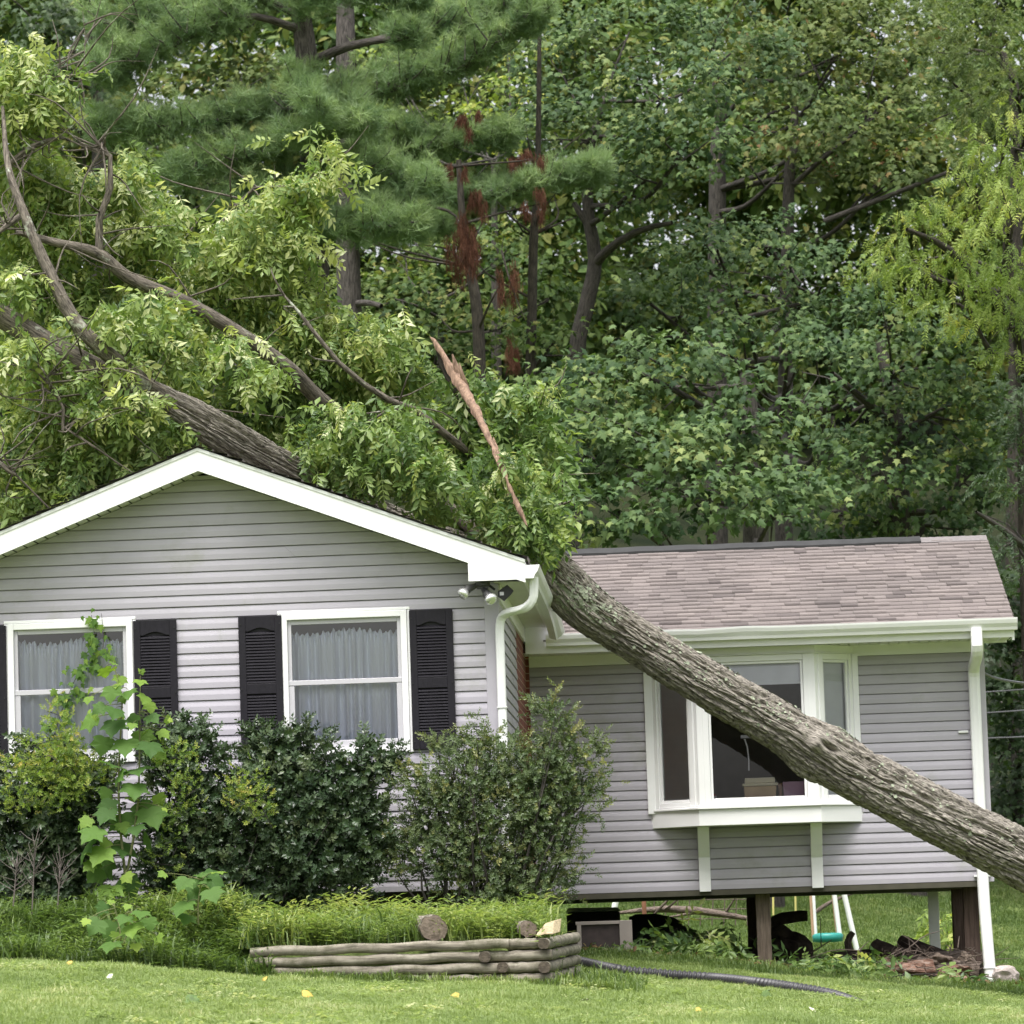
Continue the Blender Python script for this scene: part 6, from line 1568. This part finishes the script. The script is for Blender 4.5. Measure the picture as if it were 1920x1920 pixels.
# rotting logs in a heap
spec_ = [((1640, 1775, 40.5), (1740, 1815, 40.1), .085, 'dark rotting log on top of the heap sloping down', 'rotdark'), ((1690, 1765, 40.9), (1800, 1805, 40.5), .075, 'long dark log behind the heap', 'rotdark'), ((1560, 1800, 40.5), (1650, 1792, 40.6), .08, 'dark log lying flat before the swing seat', 'rotdark'),
         ((1650, 1828, 39.6), (1745, 1818, 39.8), .115, 'crumbling reddish rotten log at the front of the heap', 'rotred'), ((1720, 1812, 40.0), (1840, 1822, 39.8), .10, 'grey brown log under the wood post', 'postwood'), ((1735, 1800, 40.2), (1835, 1795, 40.5), .09, 'hollow dark log end beside the post', 'postwood'), ((1745, 1838, 39.5), (1815, 1842, 39.5), .07, 'short brown log half in the grass', 'rotred'), ((1470, 1812, 40.5), (1545, 1806, 40.2), .07, 'dark log behind the leafy twigs', 'rotdark')]
M['rotbark'] = bark_mat('rotten_bark', (.06, .048, .04), (.24, .19, .16), None, .6, (1.5, 2))
for a_, b_, r_, lab, mt in spec_:
    k = log(P(*a_), P(*b_), r_, lab, endm='rotdark', barkm='rotbark', name='rotten_log', group='rotting logs heaped under the wing')
    if mt != 'postwood':
        for ch in k.children:
            if ch.name.startswith('bark'): ch.data.materials[0] = M[mt]
mb = new_wood(); g = np.random.default_rng(152)
root = empty('brushwood', P(1720, 1790, 40.6), 'tangle of thin dry twigs lying over the rotting logs', 'twigs')
for _ in range(130):
    a_ = np.array(P(g.uniform(1600, 1845), g.uniform(1775, 1835), 39.8+g.uniform(-.35, .5))); e = a_+np.array([g.normal()*.22, g.normal()*.15, g.normal()*.09]); limb(mb, [(*a_, .006), (*((a_+e)/2+[0, 0, .03*g.normal()]), .005), (*e, .002)], 4, 6)
for q in ([(1595, 1790, 41, .045), (1590, 1765, 41, .04), (1600, 1748, 41, .03)], [(1540, 1775, 41, .006), (1538, 1722, 41, .003)], [(1500, 1800, 41, .01), (1560, 1762, 41, .004)]): limb(mb, pxpath(q), 7)
wood(mb, 'twig', M['rotbark'], root)
for i_, (px, py, Y, w, h, mt, lab) in enumerate(((1668, 1806, 39.9, .13, .05, 'rotred', 'curled slab of reddish bark on the heap front'), (1712, 1818, 39.6, .15, .06, 'rotred', 'pale broken slab of rotten wood at the heap front'), (1760, 1800, 39.9, .12, .06, 'postwood', 'grey chunk of rotten wood high on the heap'), (1790, 1824, 39.6, .14, .07, 'rotred', 'thick brown chunk of rotten wood by the wood post'), (1690, 1788, 40.3, .16, .06, 'rotdark', 'dark slab of bark on the heap crest'), (1738, 1786, 40.4, .12, .07, 'rotdark', 'dark lump of rotten wood on the heap crest'), (1655, 1830, 39.5, .10, .04, 'rotred', 'small reddish bark piece in the grass before the heap'), (1815, 1800, 39.9, .10, .08, 'postwood', 'grey brown stub leaning against the wood post'), (1626, 1806, 40.1, .12, .06, 'rotdark', 'dark bark lump where the heap begins'), (1740, 1836, 39.4, .13, .04, 'rotdark', 'flat dark bark slab lowest on the heap'))):
    c = P(px, py, Y); o = rock((c.x, c.y, c.z), (w, w*.8, h), 41+i_*3, .55).build('bark_chunk', M[mt]); o.rotation_euler = (0, 0, 0); tag(o, lab, 'bark', 'broken rotten wood on the heap')
g = np.random.default_rng(171); n_ = 3200
x_ = g.uniform(XC+.4, XWR+.25, n_); y_ = g.uniform(39.0, 43.5, n_); z_ = ground_z(x_, y_)+.03+.02*g.random(n_)
o = scatter('leaf_litter', OVAL, np.stack([x_, y_, z_], 1), g.normal(size=(n_, 3))*np.array([1, 1, .35]), np.array([0, -.4, 1])+g.normal(size=(n_, 3))*.4, .06*g.uniform(.5, 1.4, n_), g.random(n_), leaf_mat('dry_leaves', [(.09, .055, .03), (.17, .11, .06), (.12, .15, .05)], None, .8, .15, .2))
tag(o, 'dry brown leaf litter scattered under the raised wing', 'leaf litter', kind='stuff')
# leafy torn boughs lying in front
def bough(label, stems, blobs, seed, mat='walnut'):
    g = np.random.default_rng(seed); st = pxpath(stems[0]); root = empty('leafy_bough', st[0][:3], label, 'bough', 'torn leafy boughs under the wing')
    mb = new_wood()
    for s_ in stems: limb(mb, pxpath(s_), 6)
    pos, out, tint = blob_points(g, blobs, 1.9, 30, 5, .6, .3); tip, nrm = leaf_orient(g, out, .6, .6, .5, .9)
    k = pos[:, 2] > ground_z(pos[:, 0], pos[:, 1])+.03
    scatter('foliage', PINN, pos[k], tip[k], nrm[k], .25*g.uniform(.7, 1.25, k.sum()), tint[k]-.22, M[mat], root); wood(mb, 'stem', M['bark_grey'], root)
bough('torn leafy bough drooping over the black sheet', [[(1130, 1800, 39.6, .012), (1200, 1780, 39.6, .01), (1280, 1770, 39.8, .006), (1360, 1745, 40, .003)], [(1210, 1785, 39.6, .008), (1270, 1740, 40, .004)]], [(1260, 1760, 60, 30, 40.0), (1310, 1780, 50, 30, 39.6), (1220, 1800, 60, 25, 39.3), (1300, 1812, 70, 22, 39.2), (1370, 1800, 40, 25, 39.4), (1150, 1790, 40, 25, 39.4), (1350, 1740, 25, 18, 40.4)], 161)
bough('torn leafy bough in the grass before the rotting logs', [[(1460, 1835, 39.2, .01), (1540, 1815, 39.3, .007), (1640, 1800, 39.5, .003)]], [(1500, 1815, 45, 24, 39.2), (1560, 1820, 50, 24, 39.1), (1620, 1830, 40, 22, 39.0), (1640, 1800, 30, 20, 39.6), (1780, 1850, 40, 14, 39.0), (1700, 1855, 50, 12, 38.9)], 162)
bough('torn leafy bough with long hanging sprays beside the wood post', [[(1600, 1850, 38.9, .01), (1680, 1830, 38.9, .007), (1770, 1825, 39, .003)]], [(1480, 1830, 40, 20, 38.9), (1540, 1800, 40, 24, 39.3), (1600, 1845, 50, 16, 38.7), (1660, 1845, 45, 16, 38.7), (1740, 1850, 40, 16, 38.6), (1800, 1845, 25, 16, 38.6)], 165)
bough('small yellowing bush on the slope behind the posts', [[(1778, 1775, 48, .012), (1775, 1735, 48, .006), (1772, 1715, 48, .003)]], [(1775, 1745, 18, 22, 48, .9, .3), (1772, 1722, 12, 14, 48, .9, .3), (1785, 1765, 18, 14, 48)], 163, 'vine')
bough('low weedy plant by the foot of the white downspout', [[(1900, 1885, 38.5, .006), (1890, 1860, 38.5, .003)]], [(1890, 1880, 30, 18, 38.4), (1910, 1865, 16, 20, 38.6)], 164, 'syc')
c = ground_hit(1886, 1846); o = rock((c.x, c.y, c.z+.07), (.14, .10, .12), 17, .35).build('stone', plain('pinkish_stone', (.42, .36, .34), .9, .3, 9, .4, 40)); tag(o, 'pinkish broken stone on the grass beside the white downspout', 'stone')

# swing set on the slope behind
M['playwhite'] = plain('white_tube', (.74, .76, .74), .4, .05); M['teal'] = plain('teal_plastic', (.02, .22, .19), .4, .1); M['rope'] = plain('yellow_rope', (.50, .46, .16), .8, .1); M['tan'] = plain('tan_tube', (.42, .28, .18), .6, .1)
Yb = 50.0
root = empty('swing_set', P(1550, 1760, Yb), 'white tube swing set with a round teal seat on the rear slope', 'swing set')
def rod(rows, r, name, mat, par): mb = MB(); mb.tube([P(*q) for q in rows], r, 10); return mb.build(name, M[mat], par, smooth=False)
foot = lambda px, Y: ground_hit_y(px, Y)
zs = 2.6
def to_top(px, py, Y, r, name, mat, dx=0):
    a_ = P(px, py, Y); mb = MB(); mb.tube([a_, (a_.x+dx, Y, zs)], r, 10); mb.build(name, M[mat], root)
to_top(1526, 1757, Yb, .028, 'leg', 'tan', -.05); to_top(1530, 1757, Yb-.05, .02, 'leg', 'playwhite', -.05); to_top(1575, 1757, Yb, .03, 'leg', 'playwhite', -.25); to_top(1607, 1782, Yb+.2, .035, 'leg', 'playwhite', -.55); to_top(1570, 1752, Yb+.1, .02, 'leg', 'tan', -.2); to_top(1150, 1712, Yb, .04, 'leg', 'playwhite', .6)
rod([(1450, 1716, Yb), (1449, 1600, Yb)], .013, 'rope', 'rope', root); rod([(1492, 1712, Yb), (1490, 1600, Yb)], .013, 'rope', 'rope', root)
a_ = P(1150, 1660, Yb); b_ = P(1580, 1660, Yb); mb = MB(); mb.tube([(a_.x, Yb, zs), (b_.x, Yb, zs)], .05, 10); mb.build('top_bar', M['playwhite'], root)
c = P(1552, 1758, Yb); mb = MB(); mb.tube([(c.x, Yb, c.z-.06), (c.x, Yb, c.z-.05), (c.x, Yb, c.z+.03), (c.x, Yb, c.z+.055), (c.x, Yb, c.z+.06)], [.12, .19, .20, .17, .08], 24); mb.build('seat', M['teal'], root, smooth=True)
# stake, wire fence, fallen branches behind
M['rust'] = plain('rusty_stake', (.26, .12, .07), .8, .2)
Yb = 47.5; c = P(1209, 1735, Yb); mb = MB(); mb.tube([(c.x, Yb, float(ground_z(c.x, Yb))-.1), (c.x, Yb, c.z+.2), (c.x-.01, Yb, 1.1)], .028, 8); tag(mb.build('stake', M['rust']), 'thin reddish brown stake standing on the rear slope', 'stake')
root = empty('wire_fence', P(1330, 1730, 48.5), 'rusty wire mesh fence panel leaning on the rear slope', 'fence')
mb = MB(); Yf = 48.5
for px in range(1225, 1415, 22): mb.tube([P(px, 1735, Yf), P(px+4, 1640, Yf)], .007, 5)
for py in range(1650, 1740, 18): mb.tube([P(1225, py+2, Yf), P(1415, py, Yf)], .006, 5)
mb.build('wire', M['rotbark'], root)
mb = new_wood(); root = empty('dead_branch', P(1300, 1715, 47.8), 'dead forked branch lying across the rear slope', 'branch')
for q in ([(1160, 1712, 47.8, .02), (1230, 1705, 47.8, .04), (1310, 1708, 47.8, .05), (1400, 1722, 47.8, .03)], [(1225, 1716, 47.8, .02), (1250, 1690, 47.7, .014), (1275, 1665, 47.6, .008)], [(1240, 1710, 47.8, .018), (1265, 1692, 47.7, .012), (1290, 1660, 47.6, .008)], [(1360, 1712, 47.8, .016), (1380, 1680, 47.7, .01), (1385, 1655, 47.6, .006)], [(1530, 1710, 50.5, .03), (1560, 1690, 50.5, .025), (1600, 1675, 50.5, .015)], [(1300, 1712, 47.8, .02), (1240, 1722, 47.6, .01)]): limb(mb, pxpath(q), 7)
wood(mb, 'branch', M['rotbark'], root)

# things on the sill inside the bay
def box_thing(name, label, cat, px0, px1, py0, py1, Y, d, mat, lid=None, lidh=0):
    a_ = P(px0, py1, Y); b_ = P(px1, py0, Y); z0 = SEAT+.001; h = b_.z-z0
    root = empty(name, ((a_.x+b_.x)/2, Y+d/2, z0), label, cat); mb = MB()
    mb.hexa([(a_.x+.012, Y+.01, z0), (b_.x-.012, Y+.01, z0), (b_.x-.012, Y+d-.01, z0), (a_.x+.012, Y+d-.01, z0)], [(a_.x, Y, z0+h-lidh), (b_.x, Y, z0+h-lidh), (b_.x, Y+d, z0+h-lidh), (a_.x, Y+d, z0+h-lidh)])
    mb.build('box_body', mat, root, .006)
    if lid:
        mb = MB(); mb.box(a_.x-.015, b_.x+.015, Y-.015, Y+d+.015, z0+h-lidh+.001, z0+h-lidh*.65); mb.box(a_.x+.012, b_.x-.012, Y+.012, Y+d-.012, z0+h-lidh*.64, z0+h); mb.build('lid', lid, root, .008)
Yw = YR-.22
box_thing('storage_box', 'cream lidded storage box on the bay window seat', 'box', 1395, 1455, 1457, 1489, Yw, .2, plain('tan_plastic', (.55, .40, .26), .5, .1), plain('cream_plastic', (.72, .66, .50), .5, .05), .085)
box_thing('folder_box', 'mauve pink box on the bay window seat', 'box', 1468, 1520, 1464, 1489, Yw, .15, plain('mauve_card', (.42, .27, .38), .7, .06))
box_thing('brown_box', 'small brown box beside the mauve box in the bay', 'box', 1459, 1467, 1468, 1489, Yw+.03, .12, plain('brown_card', (.22, .13, .10), .7, .1))
c = P(1342, 1480, Yw); root = empty('book_stack', (c.x, Yw+.1, SEAT), 'small stack of white and blue books at the bay corner', 'books')
for i, (w, h, col) in enumerate(((.16, .022, (.7, .7, .68)), (.15, .018, (.72, .70, .66)), (.14, .02, (.10, .2, .5)), (.11, .02, (.6, .6, .62)), (.10, .018, (.45, .08, .10)))):
    z = SEAT+.002+i*.0225; mb = MB(); mb.box(c.x-w/2-.03+.008*i, c.x+w/2-.03-.006*i, Yw+.01*i, Yw+.15, z, z+h); mb.build('book', plain('book_cover', col, .6, .1), root, .002)
root = empty('hanging_cord', P(1400, 1385, YR+.5), 'white cord hanging from a small bracket inside the bay window', 'cord')
mb = MB(); mb.tube([P(1396, 1385, YR+.5), P(1401, 1400, YR+.5), P(1404, 1425, YR+.5), P(1404, 1445, YR+.5)], .008, 8); mb.build('cord', M['white'], root)
c = P(1398, 1382, YR+.5); mb = MB(); mb.box(c.x-.05, c.x+.05, YR+.47, YR+.53, c.z-.015, c.z+.02); mb.build('holder', M['sash'], root, .005)

# overhead wires past the right end
M['wire'] = plain('grey_cable', (.10, .10, .11), .5, .2)
for q, r_, lab in (([(1838, 1258, 40.3), (1868, 1272, 42), (1930, 1282, 46), (2050, 1290, 54)], .016, 'thick black service cable running off the house corner'), ([(1800, 1301, 56), (1930, 1292, 56), (2100, 1280, 56)], .010, 'upper thin overhead wire among the dark trees'), ([(1800, 1340, 56), (1930, 1331, 56), (2100, 1318, 56)], .010, 'second thin overhead wire among the dark trees'), ([(1800, 1386, 56), (1930, 1381, 56), (2100, 1372, 56)], .011, 'lowest thin overhead wire among the dark trees')):
    mb = MB(); mb.tube([tuple(p) for p in smooth_path([tuple(P(*w)) for w in q], 20)], r_, 6); tag(mb.build('overhead_wire', M['wire']), lab, 'wire', 'overhead wires beside the house')
